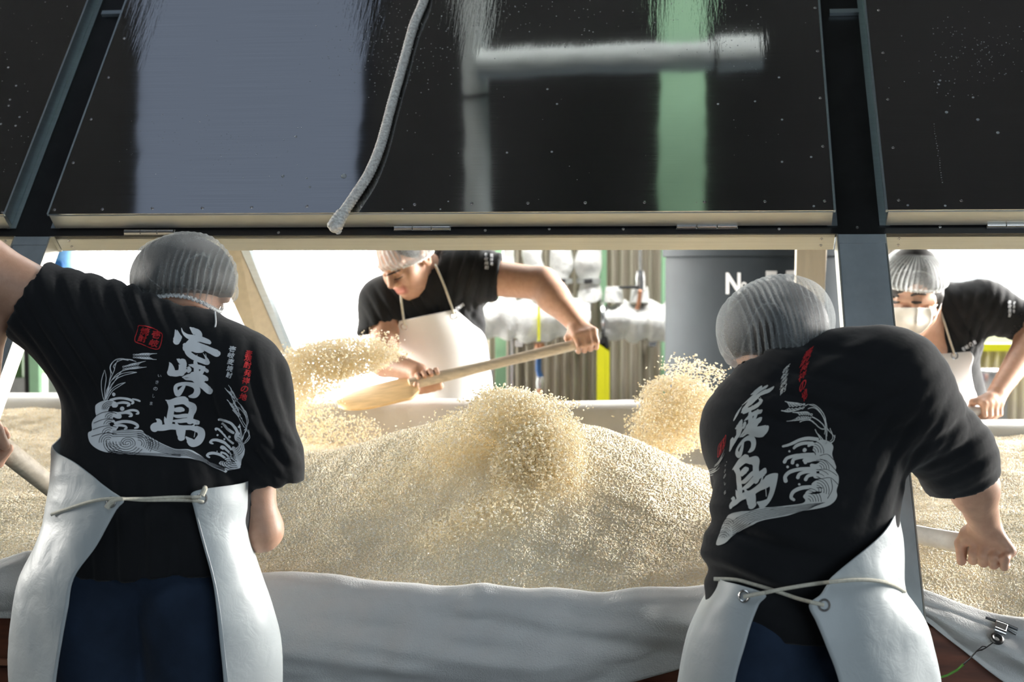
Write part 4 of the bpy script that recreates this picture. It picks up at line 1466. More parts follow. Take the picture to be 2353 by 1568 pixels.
def hair_net(person, c, rx, ry, rz, R, tmax, mat, pleat, seed, bulge=None, amp=.0016, name='hair_net'):
    """loose pleated net cap; R columns = side, forward(depth), crown; tmax(phi) = where it ends"""
    nf, nt = 420, 130
    ph = np.linspace(0, 2 * np.pi, nf, endpoint=False)
    tm = np.array([tmax(p) for p in ph])
    tt = np.linspace(.001, 1, nt)
    TH = tm[:, None] * tt[None]
    PH = np.repeat(ph[:, None], nt, 1)
    dirx, diry, dirz = np.cos(PH) * np.sin(TH), np.sin(PH) * np.sin(TH), np.cos(TH)
    k = 1 - .16 * np.clip((tt - .86) / .14, 0, 1)[None, :] ** 2
    X = np.stack([dirx * rx * k, diry * rz * k, dirz * ry], -1)
    if bulge is not None:
        for (bd, w, am) in bulge:
            bd = unit(bd); q = dirx * bd[0] + diry * bd[1] + dirz * bd[2]
            X *= (1 + am * np.exp((q - 1) / w))[..., None]
    lump = waves(X, seed, 26, 8)
    fine = waves(X, seed + 2, 60, 8)
    if pleat[0] == 'lines':
        ax = np.array(pleat[1]); q = X @ ax / pleat[2] * 6.283 + .9 * waves(X, seed + 1, 40, 8) + .5 * fine
    else:
        q = PH * pleat[1] + 1.1 * waves(X, seed + 1, 26, 8)
    rid = np.clip(np.sin(q), 0, 1) ** 3
    vary = np.clip(.55 + .6 * waves(X, seed + 5, 34, 8), .05, 1.3)
    rad = X / (np.linalg.norm(X, axis=-1, keepdims=True) + 1e-9)
    X = X + rad * (lump * .0035 + fine * .0012 + (np.sin(q) * amp * vary))[..., None]
    Wd = np.asarray(c) + X @ np.asarray(R).T
    me = grid_mesh(name, Wd, True)
    cre = np.clip(np.abs(waves(X, seed + 7, 42, 8)), 0, 3); cre = np.clip(1 - cre / .12, 0, 1) * .55
    vfloat(me, (rid * vary * .95 + cre).ravel(), 'pleat')
    o = obj(name, me, mat, person)
    e = Wd[:, -1, :]; ce = e.mean(0)
    e = e + np.array([0, 0, 1]) * (.0022 * np.sin(np.arange(nf) * 1.05))[:, None]
    mb = MB(); mb.tube(list(e) + [e[0]], .0030, 6, False)
    mb.build('elastic_band', M['elastic'], o, True)
    return o


def front_apron(rows, n=70, m=56, bow=.9):
    """apron front: rows = (xL,yL,xR,yR,depth at the middle,bulge)"""
    Rr = spline([list(r) for r in rows], n)
    P = np.zeros((n, m, 3))
    S = np.linspace(-1, 1, m)
    for i, r in enumerate(Rr):
        for j, s in enumerate(S):
            q = (s + 1) / 2
            P[i, j] = at(r[0] + (r[2] - r[0]) * q, r[1] + (r[3] - r[1]) * q, r[4] + r[5] * (1 - math.cos(s * bow * 1.45)))
    return P


def wrap_apron(rows, n=120, m=150):
    """apron wrapped round the hips: rows = (py, outerL, outerR, depth, b, phiL, phiR) angles from the back"""
    Rr = spline([list(r) for r in rows], n)
    P = np.zeros((n, m, 3))
    for i, (py, xl, xr, d, b, f0, f1) in enumerate(Rr):
        cx, a = (xl + xr) / 2, (xr - xl) / 2
        for j, f in enumerate(np.linspace(f0, f1, m)):
            dd = d - b * math.cos(f)
            x = cx - a * math.sin(f)
            P[i, j] = at(x, py, dd)
            if math.cos(f) < 0:      # keep true size on the far side
                p0 = at(x, py, d); P[i, j] = np.array([p0[0], dd, p0[2]])
    return P


def cord(parent, pts, trees, r, lift, mat='string', name='apron_tie'):
    q = spline(pts, max(24, len(pts) * 10)); out = []
    for x, y in q:
        h = cast(x, y, trees, 0)
        if h is not None: out.append(h + (CAM - h) * (lift / np.linalg.norm(CAM - h)))
    out = np.array(out)
    # the cord spans hollows instead of sinking into them
    dep = out[:, 1].copy(); n = len(dep)
    for _ in range(14):
        sm = np.convolve(np.pad(dep, 2, mode='edge'), np.ones(5) / 5, mode='valid'); dep = np.minimum(dep, sm)
    for i in range(n):
        x, y = q[min(i, len(q) - 1)]; v = out[i] - CAM; out[i] = CAM + v * (dep[i] / v[1])
    mb = MB(); mb.tube(list(out), r, 8); return mb.build(name, M[mat], parent, True)


def eyelet(parent, px, py, trees, R=.0085, r=.0022):
    h = cast(px, py, trees, .001, True)
    if h is None: return
    mb = MB(); mb.torus(h[0], h[1], R, r, 24, 8); mb.build('eyelet', M['steel'], parent, True)


def drape(name, V2, Fc, trees, lift, mat, parent):
    idx, out, mp = {}, [], []
    for (x, y) in V2:
        h = cast(x, y, trees, lift)
        mp.append(-1 if h is None else len(out))
        if h is not None: out.append(h)
    ff = [tuple(mp[i] for i in f) for f in Fc if all(mp[i] >= 0 for i in f)]
    if not ff: return None
    # drop faces stretched over a silhouette jump
    O = np.array(out); keep = []
    for f in ff:
        e = max(np.linalg.norm(O[f[i]] - O[f[i - 1]]) for i in range(len(f)))
        if e < .045: keep.append(f)
    return obj(name, mesh_np(name, O, keep), mat, parent)


def stroke_tube(parent, name, pts, trees, rpx, d, mat, lift=0.0):
    q = spline(pts, 16); w = np.sin(np.linspace(.25, math.pi - .25, 16)) ** .6
    out, rr = [], []
    for (x, y), ww in zip(q, w):
        h = cast(x, y, trees, lift)
        if h is not None: out.append(h); rr.append(pm(rpx, d) * ww)
    if len(out) > 3:
        mb = MB(); mb.tube(out, rr, 6); mb.build(name, M[mat], parent, True)


def legs(person, hipL, hipR, feetL, feetR, rw=.085, top=None, mat='trousers', belly=None, d_sq=.8):
    f = SDF()
    if belly is not None: f.cap(belly[0], belly[1], belly[2], belly[2], .05, (YSQ, d_sq))
    for h, ft in ((hipL, feetL), (hipR, feetR)):
        kn = (np.asarray(h) + np.asarray(ft)) / 2 + np.array([0, .02, .02])
        f.cap(h, kn, rw * 1.10, rw * .86, .012); f.cap(kn, np.asarray(ft) + (0, 0, .13), rw * .86, rw * .78, .03)
    me = body_mesh('trousers', f, .011)
    o = obj('trousers', me, M[mat], person)
    fold_shirt(o, 51, .005, 24, (1, 1, .4))
    return o


def boots(person, feet, fwd):
    y = unit([fwd[0], fwd[1], 0])
    for ft in feet:
        f = SDF(); p = np.asarray(ft, float)
        f.cap(p + (0, 0, .25), p + (0, 0, .07), .052, .045, .02)
        f.cap(p + (0, 0, .045) - y * .03, p + y * .15 + (0, 0, .040), .043, .040, .02)
        f.cut(p + (0, 0, .004), (0, 0, -1), .5, .2)
        obj('boot', body_mesh('boot', f, .008), M['rubber'], person)


# ---- the worker at the front left, back to the camera
def worker_left():
    d = 2.70
    person = thing('person', (at(345, 1200, 2.64)[0], 2.64, 0), 'person seen from behind at left, black printed T-shirt, white apron, hair net, left elbow raised', 'person', 'workers turning the grain')
    b = Px(); f = b.f
    b.cap((428, 780, 2.75, 58), (428, 655, 2.80, 52), .03)
    f.ell(at(422, 642, 2.81), (.078, .094, .074), None, .03); f.ell(at(432, 690, 2.83), (.060, .075, .055), None, .03)
    for x in (330, 518): f.ell(at(x, 668, 2.81), (.012, .018, .028), None, .006)
    b.cap((372, 930, 2.72, 165), (348, 1230, 2.66, 160), .05, (YSQ, .5))
    b.cap((240, 790, 2.72, 80), (545, 880, 2.70, 70), .05, (YSQ, .6))
    b.cap((225, 772, 2.71, 78), (-52, 606, 2.66, 66), .04)
    b.cap((-52, 604, 2.66, 62), (-46, 730, 2.70, 60), .03); b.cap((-46, 730, 2.70, 60), (-42, 930, 2.73, 34), .03)
    hA, hB = at(-70, 968, 2.72), at(330, 1290, 2.99)
    ax = unit(hB - hA)
    Hc = at(-32, 1000, 2.735)
    tt = np.dot(Hc - hA, ax); Hc = hA + ax * tt
    grip(f, Hc, ax, (-.75, -.5, .45), at(-44, 938, 2.725), .021, .026, 1, .021, .0098, 1)
    f.cap(at(-30, 955, 2.70), at(-6, 994, 2.70), .014, .0125, .008); f.cap(at(-6, 994, 2.70), at(11, 1024, 2.712), .0125, .010, .004)
    b.cap((560, 885, 2.70, 60), (600, 1216, 2.70, 39), .04); b.cap((600, 1218, 2.70, 41), (452, 1222, 2.95, 28), .03)
    Hr = hA + ax * np.dot(at(420, 1240, 2.98) - hA, ax)
    Hr = hA + ax * .44
    grip(f, Hr, ax, (.6, -.6, -.3), Hr + unit(at(600, 1218, 2.70) - Hr) * .085, .021, .024, -1)
    b.cap((600, 1218, 2.70, 40), (600, 1219, 2.70, 40), .02)
    f.cap(at(600, 1218, 2.70), Hr + unit(at(600, 1218, 2.70) - Hr) * .085, .033, .024, .02)
    me = body_mesh('body', f, .007, [(Hc, .115, .003)])
    skin_obj('body', me, person)
    # hair under the net
    h = SDF(); h.ell(at(421, 642, 2.80), (.101, .112, .0875), None, .02); h.cut(at(424, 694, 2.80), (.10, -.22, -1), .3, .3)
    o = obj('hair', body_mesh('hair', h, .007), M['black_hair'], person)
    # shirt
    s = Px(); g = s.f
    s.cap((374, 930, 2.72, 226), (345, 1215, 2.655, 208), .05, (YSQ, .58))
    s.cap((345, 1215, 2.655, 206), (338, 1400, 2.645, 206), .04, (YSQ, .60))
    s.cap((232, 775, 2.72, 104), (545, 868, 2.70, 98), .06, (YSQ, .8))
    s.cap((228, 772, 2.715, 106), (20, 664, 2.69, 96), .07)
    s.cap((556, 880, 2.70, 92), (630, 1050, 2.70, 66), .06); s.cap((630, 1050, 2.70, 64), (648, 1190, 2.70, 58), .02)
    s.cap((425, 785, 2.745, 84), (430, 745, 2.765, 62), .05)
    s.cut((62, 690, 2.695), at(20, 664, 2.68) - at(228, 772, 2.70), 190, .3)
    g.cap(at(120, 717, 2.70), at(-60, 622, 2.67), pm(72, 2.7), pm(82, 2.7), .0, None, 'sub')
    s.cut((638, 1112, 2.70), (.12, .0, -1), 70, .3)
    g.cap(at(622, 1040, 2.70), at(650, 1200, 2.70), pm(50, 2.7), pm(58, 2.7), .0, None, 'sub')
    s.cut((340, 1312, 2.645), (.02, 0, -1), 400, .5)
    g.cap(at(340, 1280, 2.645), at(340, 1460, 2.645), pm(196, 2.645), pm(200, 2.645), .0, (YSQ, .58), 'sub')
    s.cut((428, 716, 2.77), np.array([.34, -.22, 1.0]), 84, .16)
    g.cap(at(428, 740, 2.77), at(428, 680, 2.79), pm(56, 2.77), pm(60, 2.78), 0, None, 'sub')
    sh = obj('shirt', body_mesh('shirt', g, .006), M['shirt'], person)
    fold_shirt(sh, 11, .0035, 24, (1, 1, .4), [
        (at(215, 720, 2.62), .13, (.9, 0, .45), .030, .0052), (at(300, 690, 2.66), .07, (.9, 0, .5), .024, .004),
        (at(570, 960, 2.62), .12, (.95, 0, .25), .042, .005), (at(350, 1240, 2.55), .13, (1, 0, .1), .06, .005), (at(600, 1060, 2.62), .07, (.7, 0, .7), .03, .003)])
    tro = legs(person, at(232, 1360, 2.655), at(432, 1360, 2.655), (at(225, 1400, 2.63)[0], 2.63, 0), (at(455, 1400, 2.66)[0], 2.66, 0), .088, belly=(at(262, 1262, 2.66), at(418, 1262, 2.66), .092), d_sq=1.0)
    boots(person, [(at(225, 1400, 2.63)[0], 2.63, 0), (at(455, 1400, 2.66)[0], 2.66, 0)], (0, 1))
    A = lambda x, xl, xr: math.asin(max(-1, min(1, x)))
    def row(py, ol, orr, il, ir, dd, bb):
        cx, a = (ol + orr) / 2, (orr - ol) / 2
        fl = math.asin(min(1, max(-1, (cx - il) / a))) if il is not None else 2.0
        fr = 2 * math.pi - (math.asin(min(1, max(-1, (ir - cx) / a))) if ir is not None else 2.0)
        return (py, ol, orr, dd, bb, fl, fr)
    rows = [(840, 175, 560, 2.70, .140, 2.3, 3.98), (940, 140, 578, 2.70, .142, 2.05, 4.2), (1010, 126, 580, 2.69, .143, 1.75, 4.5),
            row(1034, 120, 578, 126, None, 2.68, .143), row(1060, 119, 576, 165, None, 2.675, .143), row(1090, 117, 572, 208, None, 2.67, .143), row(1112, 116, 568, 235, 545, 2.667, .143),
            row(1128, 114, 566, 256, 452, 2.664, .143), row(1150, 111, 565, 284, 443, 2.66, .143), row(1170, 108, 564, 270, 447, 2.66, .145), row(1210, 100, 563, 248, 457, 2.66, .147), row(1260, 80, 575, 220, 470, 2.66, .150), row(1330, 50, 598, 172, 487, 2.66, .155),
            row(1400, 34, 626, 158, 497, 2.66, .160), row(1470, 26, 644, 146, 504, 2.66, .163), row(1568, 22, 645, 126, 514, 2.66, .166), row(1700, 30, 640, 120, 520, 2.655, .168), row(2000, 40, 630, 130, 515, 2.65, .17)]
    P = wrap_apron(rows)
    am = grid_mesh('apron', P)
    V, N = vcos(am), vnormals(am)
    z = V[:, 2]
    dsp = waves(V * np.array([1, 1, .45]), 21, 17, 8) * .0045 + waves(V * np.array([1, 1, .8]), 22, 45, 8) * .0013
    setcos(am, V + N * dsp[:, None])
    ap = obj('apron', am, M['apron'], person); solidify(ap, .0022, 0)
    T1 = [bvh(sh), bvh(am)]
    cord(ap, [(118, 1183), (150, 1172), (210, 1153), (265, 1146), (330, 1150), (400, 1150), (455, 1152), (468, 1155)], T1, .0030, .004)
    cord(ap, [(252, 1158), (275, 1148), (340, 1146), (400, 1143), (446, 1143), (462, 1142)], T1, .0030, .006)
    cord(ap, [(246, 1168), (252, 1158), (262, 1152)], T1, .0052, .004, 'string', 'tie_knot'); cord(ap, [(464, 1140), (470, 1126), (471, 1122)], T1, .0048, .003, 'string', 'tie_knot')
    eyelet(ap, 256, 1155, T1); eyelet(ap, 463, 1146, T1)
    for e in ([(283, 1156), (262, 1200), (236, 1248), (202, 1300), (172, 1338)], [(450, 1190), (466, 1250), (488, 1330), (502, 1410), (512, 1500), (519, 1566)]):
        cord(ap, [(x + (4 if e[0][0] > 300 else -7), y) for x, y in e], [bvh(am)], .0011, .0004, 'apron', 'hem_seam')
    # hair net
    R = np.eye(3)
    def tmax(p):
        back = .5 - .5 * math.sin(p); right = max(0, math.cos(p))
        return math.radians(101 + 7 * back + 24 * right ** 2 + 6 * max(0, -math.cos(p)))
    n = hair_net(person, at(421, 642, 2.80), pm(124, 2.8), pm(108, 2.8), .118, R, tmax, M['net'], ('lines', (1, .1, -.22), .0115), 3, [((.85, -.2, -.5), .14, .12)])
    cord(person, [(494, 716), (496, 740), (494, 752)], [bvh(me)] + T1[:1], .0016, .004, 'elastic', 'net_string')
    # paddle
    shovel('paddle', hA, hB, .0215, .0215, (0.2, .5, .8), .30, .17, 'worn wooden paddle held by the left worker, blade in the grain', 'wood_dark', 'wood_dark', True)
    return person, sh


def shovel(name, A, B, ra, rb, wide, bl, bw, label, hm, bm_, flat=False, blade_from=None):
    """A = free end of the handle, B = where the blade starts"""
    A, B = np.asarray(A, float), np.asarray(B, float)
    e1 = unit(B - A); e2 = unit(np.asarray(wide, float) - e1 * np.dot(wide, e1)); e3 = np.cross(e1, e2)
    t = thing(name, (B + e1 * bl * .5), label, 'paddle')
    mb = MB()
    n = 14; V = []; Fc = []
    st = np.linspace(0, 1, 12)
    for q in st:
        p = A + (B + e1 * .02 - A) * q
        r = (ra + (rb - ra) * q) * (1 + .05 * math.sin(q * 9)) * (.9 if q == 0 else 1)
        for k in range(n):
            w = 2 * math.pi * k / n
            V.append(p + r * (math.cos(w) * e2 + math.sin(w) * e3 * (.72 if flat else 1)))
    for i in range(len(st) - 1):
        for k in range(n): Fc.append((i * n + k, i * n + (k + 1) % n, (i + 1) * n + (k + 1) % n, (i + 1) * n + k))
    Fc.append(tuple(range(n - 1, -1, -1))); Fc.append(tuple((len(st) - 1) * n + k for k in range(n)))
    mb.add(V, Fc); mb.build('handle', M[hm], t, True)
    # blade: board with rounded end and a slight dish
    ns, nw = 22, 10
    top, bot = [], []
    for i in range(ns):
        s = i / (ns - 1)
        w = bw * .5 * min(1, .55 + s * 4) * (math.sqrt(max(0.02, 1 - ((s - .55) / .46) ** 2)) if s > .55 else 1)
        for j in range(nw):
            c = -1 + 2 * j / (nw - 1)
            p = B + e1 * (s * bl) + e2 * (c * w) + e3 * (.012 * c * c)
            th = .009 * (1 - .6 * s)
            top.append(p + e3 * th * .5); bot.append(p - e3 * th * .5)
    V = top + bot; o_ = ns * nw; Fc = []
    for i in range(ns - 1):
        for j in range(nw - 1):
            a = i * nw + j
            Fc.append((a, a + 1, a + nw + 1, a + nw)); Fc.append((o_ + a, o_ + a + nw, o_ + a + nw + 1, o_ + a + 1))
    for i in range(ns - 1):
        a = i * nw; Fc.append((a, a + nw, o_ + a + nw, o_ + a)); a += nw - 1; Fc.append((a, o_ + a, o_ + a + nw, a + nw))
    for j in range(nw - 1):
        Fc.append((j, o_ + j, o_ + j + 1, j + 1)); a = (ns - 1) * nw + j; Fc.append((a, a + 1, o_ + a + 1, o_ + a))
    mb = MB(); mb.add(V, Fc); mb.build('blade', M[bm_], t, True)
    return t


# ---- the worker at the front right, bending over
def worker_right():
    person = thing('person', (at(1830, 1300, 2.50)[0], 2.50, 0), 'person bending left at front right, back to us, black printed shirt and hair net', 'person', 'workers turning the grain')
    b = Px(); f = b.f
    b.cap((1800, 915, 2.56, 58), (1768, 800, 2.61, 54), .03)
    f.ell(at(1783, 756, 2.63), (.078, .095, .076), None, .03); f.ell(at(1760, 805, 2.66), (.055, .07, .05), None, .03)
    b.cap((1748, 845, 2.64, 34), (1738, 880, 2.60, 30), .03)
    b.cap((1864, 1010, 2.55, 160), (1825, 1330, 2.50, 150), .05, (YSQ, .5))
    b.cap((1760, 960, 2.56, 70), (2040, 890, 2.55, 80), .05, (YSQ, .6))
    b.cap((2050, 890, 2.55, 78), (2215, 1064, 2.62, 60), .03)
    b.cap((2218, 1062, 2.62, 56), (2238, 1120, 2.68, 51), .02); b.cap((2238, 1120, 2.68, 51), (2264, 1206, 2.755, 35), .03)
    hA, hB = at(2292, 1264, 2.775), at(1990, 1206, 2.98)
    ax = unit(hA - hB)
    Hc = hA - ax * .030
    # fist over the end of the handle
    wrist = at(2262, 1208, 2.755)
    k = unit(np.array([.75, -.45, -.30])); k = unit(k - ax * np.dot(k, ax))
    Hc2 = Hc + np.array([0, 0, .0])
    fist_over(f, Hc2, ax, wrist)
    # left arm reaching down in front of the body
    b.cap((1700, 965, 2.58, 70), (1700, 1150, 2.72, 48), .04); b.cap((1700, 1150, 2.72, 46), (1822, 1192, 2.93, 30), .03)
    Hl = hB + unit(hB - hA) * .05
    grip(f, Hl, ax, (-.1, -.5, .8), at(1800, 1178, 2.92), .019, .024, -1)
    me = body_mesh('body', f, .007, [(Hc2 + np.array([.02, 0, .01]), .125, .003)])
    skin_obj('body', me, person)
    h = SDF(); h.ell(at(1784, 755, 2.622), (.0945, .112, .089), None, .02); h.cut(at(1760, 838, 2.60), (-.35, -.25, -1), .3, .3)
    obj('hair', body_mesh('hair', h, .007), M['black_hair'], person)
    s = Px(); g = s.f
    s.cap((1866, 1012, 2.545, 220), (1838, 1300, 2.50, 203), .05, (YSQ, .60))
    s.cap((1838, 1300, 2.50, 198), (1815, 1520, 2.49, 168), .04, (YSQ, .64))
    s.cap((1760, 975, 2.55, 92), (1960, 880, 2.55, 96), .06, (YSQ, .9)); s.cap((1960, 875, 2.55, 98), (2060, 882, 2.55, 104), .06, (YSQ, .9))
    s.cap((2046, 884, 2.55, 110), (2195, 1050, 2.62, 88), .06); s.cap((2195, 1050, 2.62, 86), (2240, 1190, 2.68, 84), .03)
    s.cap((1790, 905, 2.565, 80), (1772, 850, 2.59, 64), .05)
    s.cap((1700, 985, 2.57, 74), (1698, 1100, 2.66, 62), .05)
    s.cut((2240, 1084, 2.66), (.42, .25, -1), 142, .3)
    g.cap(at(2210, 1060, 2.63), at(2244, 1200, 2.70), pm(66, 2.65), pm(68, 2.68), .0, None, 'sub')
    s.cut((1810, 1458, 2.49), (0, 0, -1), 400, .5)
    g.cap(at(1812, 1430, 2.49), at(1812, 1600, 2.49), pm(160, 2.49), pm(160, 2.49), .0, (YSQ, .60), 'sub')
    s.cut((1764, 862, 2.59), (-.25, .1, 1), 80, .16)
    g.cap(at(1775, 890, 2.58), at(1760, 830, 2.60), pm(54, 2.58), pm(58, 2.6), 0, None, 'sub')
    sh = obj('shirt', body_mesh('shirt', g, .006), M['shirt'], person)
    fold_shirt(sh, 41, .0035, 22, (1, 1, .5), [
        (at(2200, 1040, 2.55), .10, (.5, 0, -.85), .045, .0026), (at(1820, 890, 2.46), .12, (.3, 0, .95), .045, .004), (at(1690, 1300, 2.42), .12, (.25, 0, .95), .075, .012),
        (at(2070, 1060, 2.46), .10, (.9, 0, -.4), .042, .003), (at(1950, 900, 2.46), .14, (.55, 0, -.8), .06, .004), (at(1665, 1180, 2.42), .05, (.1, 0, 1), .03, .006)])
    legs(person, at(1745, 1500, 2.50), at(1915, 1500, 2.50), (at(1700, 1500, 2.46)[0], 2.46, 0), (at(1970, 1500, 2.52)[0], 2.52, 0), .084, belly=(at(1760, 1420, 2.50), at(1895, 1420, 2.50), .096), d_sq=.95)
    boots(person, [(at(1700, 1500, 2.46)[0], 2.46, 0), (at(1970, 1500, 2.52)[0], 2.52, 0)], (-.2, 1))
    def row(py, ol, orr, il, ir, dd, bb):
        cx, a = (ol + orr) / 2, (orr - ol) / 2
        fl = math.asin(min(1, max(-1, (cx - il) / a))) if il is not None else 2.0
        fr = 2 * math.pi - (math.asin(min(1, max(-1, (ir - cx) / a))) if ir is not None else 2.0)
        return (py, ol, orr, dd, bb, fl, fr)
    rows = [(960, 1680, 2040, 2.53, .14, 2.3, 4.0), (1080, 1650, 2060, 2.53, .142, 2.15, 4.2), (1165, 1645, 2054, 2.52, .143, 2.0, 4.62),
            row(1185, 1645, 2056, None, 2048, 2.515, .143), row(1235, 1643, 2066, None, 2014, 2.51, .143), row(1280, 1640, 2072, None, 1962, 2.505, .144),
            row(1325, 1636, 2076, 1642, 1910, 2.50, .146), row(1345, 1630, 2079, 1700, 1897, 2.50, .147), row(1366, 1620, 2085, 1758, 1884, 2.50, .148), row(1390, 1606, 2102, 1744, 1858, 2.50, .149),
            row(1430, 1590, 2128, 1728, 1874, 2.50, .152), row(1480, 1574, 2146, 1714, 1894, 2.50, .156), row(1568, 1556, 2164, 1690, 1926, 2.50, .16), row(1700, 1545, 2170, 1670, 1950, 2.50, .162), row(2000, 1560, 2160, 1670, 1960, 2.495, .165)]
    P = wrap_apron(rows)
    am = grid_mesh('apron', P); V, N = vcos(am), vnormals(am)
    dsp = waves(V * np.array([1, 1, .5]), 61, 17, 8) * .0055 + waves(V * np.array([1, 1, .9]), 62, 50, 8) * .0017
    setcos(am, V + N * dsp[:, None])
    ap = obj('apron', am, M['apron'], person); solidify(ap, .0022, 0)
    T1 = [bvh(sh), bvh(am)]
    cord(ap, [(1640, 1331), (1690, 1333), (1730, 1343), (1780, 1358), (1840, 1378), (1893, 1391)], T1, .0034, .005)
    cord(ap, [(1708, 1372), (1750, 1364), (1800, 1354), (1860, 1344), (1910, 1338), (1970, 1333), (2020, 1336), (2055, 1346), (2079, 1360)], T1, .0034, .010)
    eyelet(ap, 1711, 1371, T1, .0090, .0024); eyelet(ap, 1893, 1391, T1, .0090, .0024)
    y = unit((-.35, .75, -.25)); up = unit(np.array([-.10, .25, 1.0])); z = unit(up - y * np.dot(up, y)); x = np.cross(y, z)
    Rm = np.stack([x, y, z], 1)
    def tmax(p):
        back = .5 - .5 * math.sin(p)
        return math.radians(126 + 14 * back + 8 * max(0, -math.cos(p)))
    hair_net(person, at(1782, 754, 2.62), pm(123, 2.62), pm(117, 2.62), .12, Rm, tmax, M['net_right'], ('lines', tuple(Rm.T @ np.array([.97, .1, .2])), .0100), 13, [((-.3, -.5, -.8), .12, .08)])
    t = shovel('paddle', hA, hB, .0195, .0195, (.1, .8, .3), .30, .22, 'paddle with white taped handle held by the right worker', 'tape', 'wood_paddle')
    return person, sh


def fist_over(f, Hc, ax, wrist):
    """fist closed over the end of a bar, seen from the back of the hand"""
    up = unit(np.array([0, 0, 1.0]) - ax * ax[2])
    side = np.cross(ax, up)                     # towards / away from the camera
    if side[1] > 0: side = -side
    fr = .0100
    # back of the hand: from the wrist down to four knuckles lying along the bar
    for i in range(4):
        off = -.034 + i * .0215
        K = Hc + ax * (off + .030) + up * (.017 - .004 * i) + side * (.024 - .006 * abs(i - 1))
        f.cap(wrist + ax * (off * .35), K, .0175, .0125, .012)
        p1 = Hc + ax * (off + .032) + side * .035 + up * -.008
        p2 = Hc + ax * (off + .026) + side * .022 + up * -.025
        p3 = Hc + ax * (off + .020) - side * .002 + up * -.027
        s = (.94, 1.0, .98, .86)[i]
        f.cap(K, p1, fr * 1.15 * s, fr * 1.02 * s, .006); f.cap(p1, p2, fr * 1.02 * s, fr * .96 * s, .0035); f.cap(p2, p3, fr * .96 * s, fr * .84 * s, .0035)
    b = wrist * .5 + Hc * .5 - ax * .028 + side * .006
    t1 = Hc - ax * .036 + side * .020 + up * .004
    t2 = Hc - ax * .030 + side * .026 + up * -.030
    f.cap(wrist, b, .020, .0165, .012); f.cap(b, t1, .0155, .0125, .010); f.cap(t1, t2, .0125, .0095, .005)


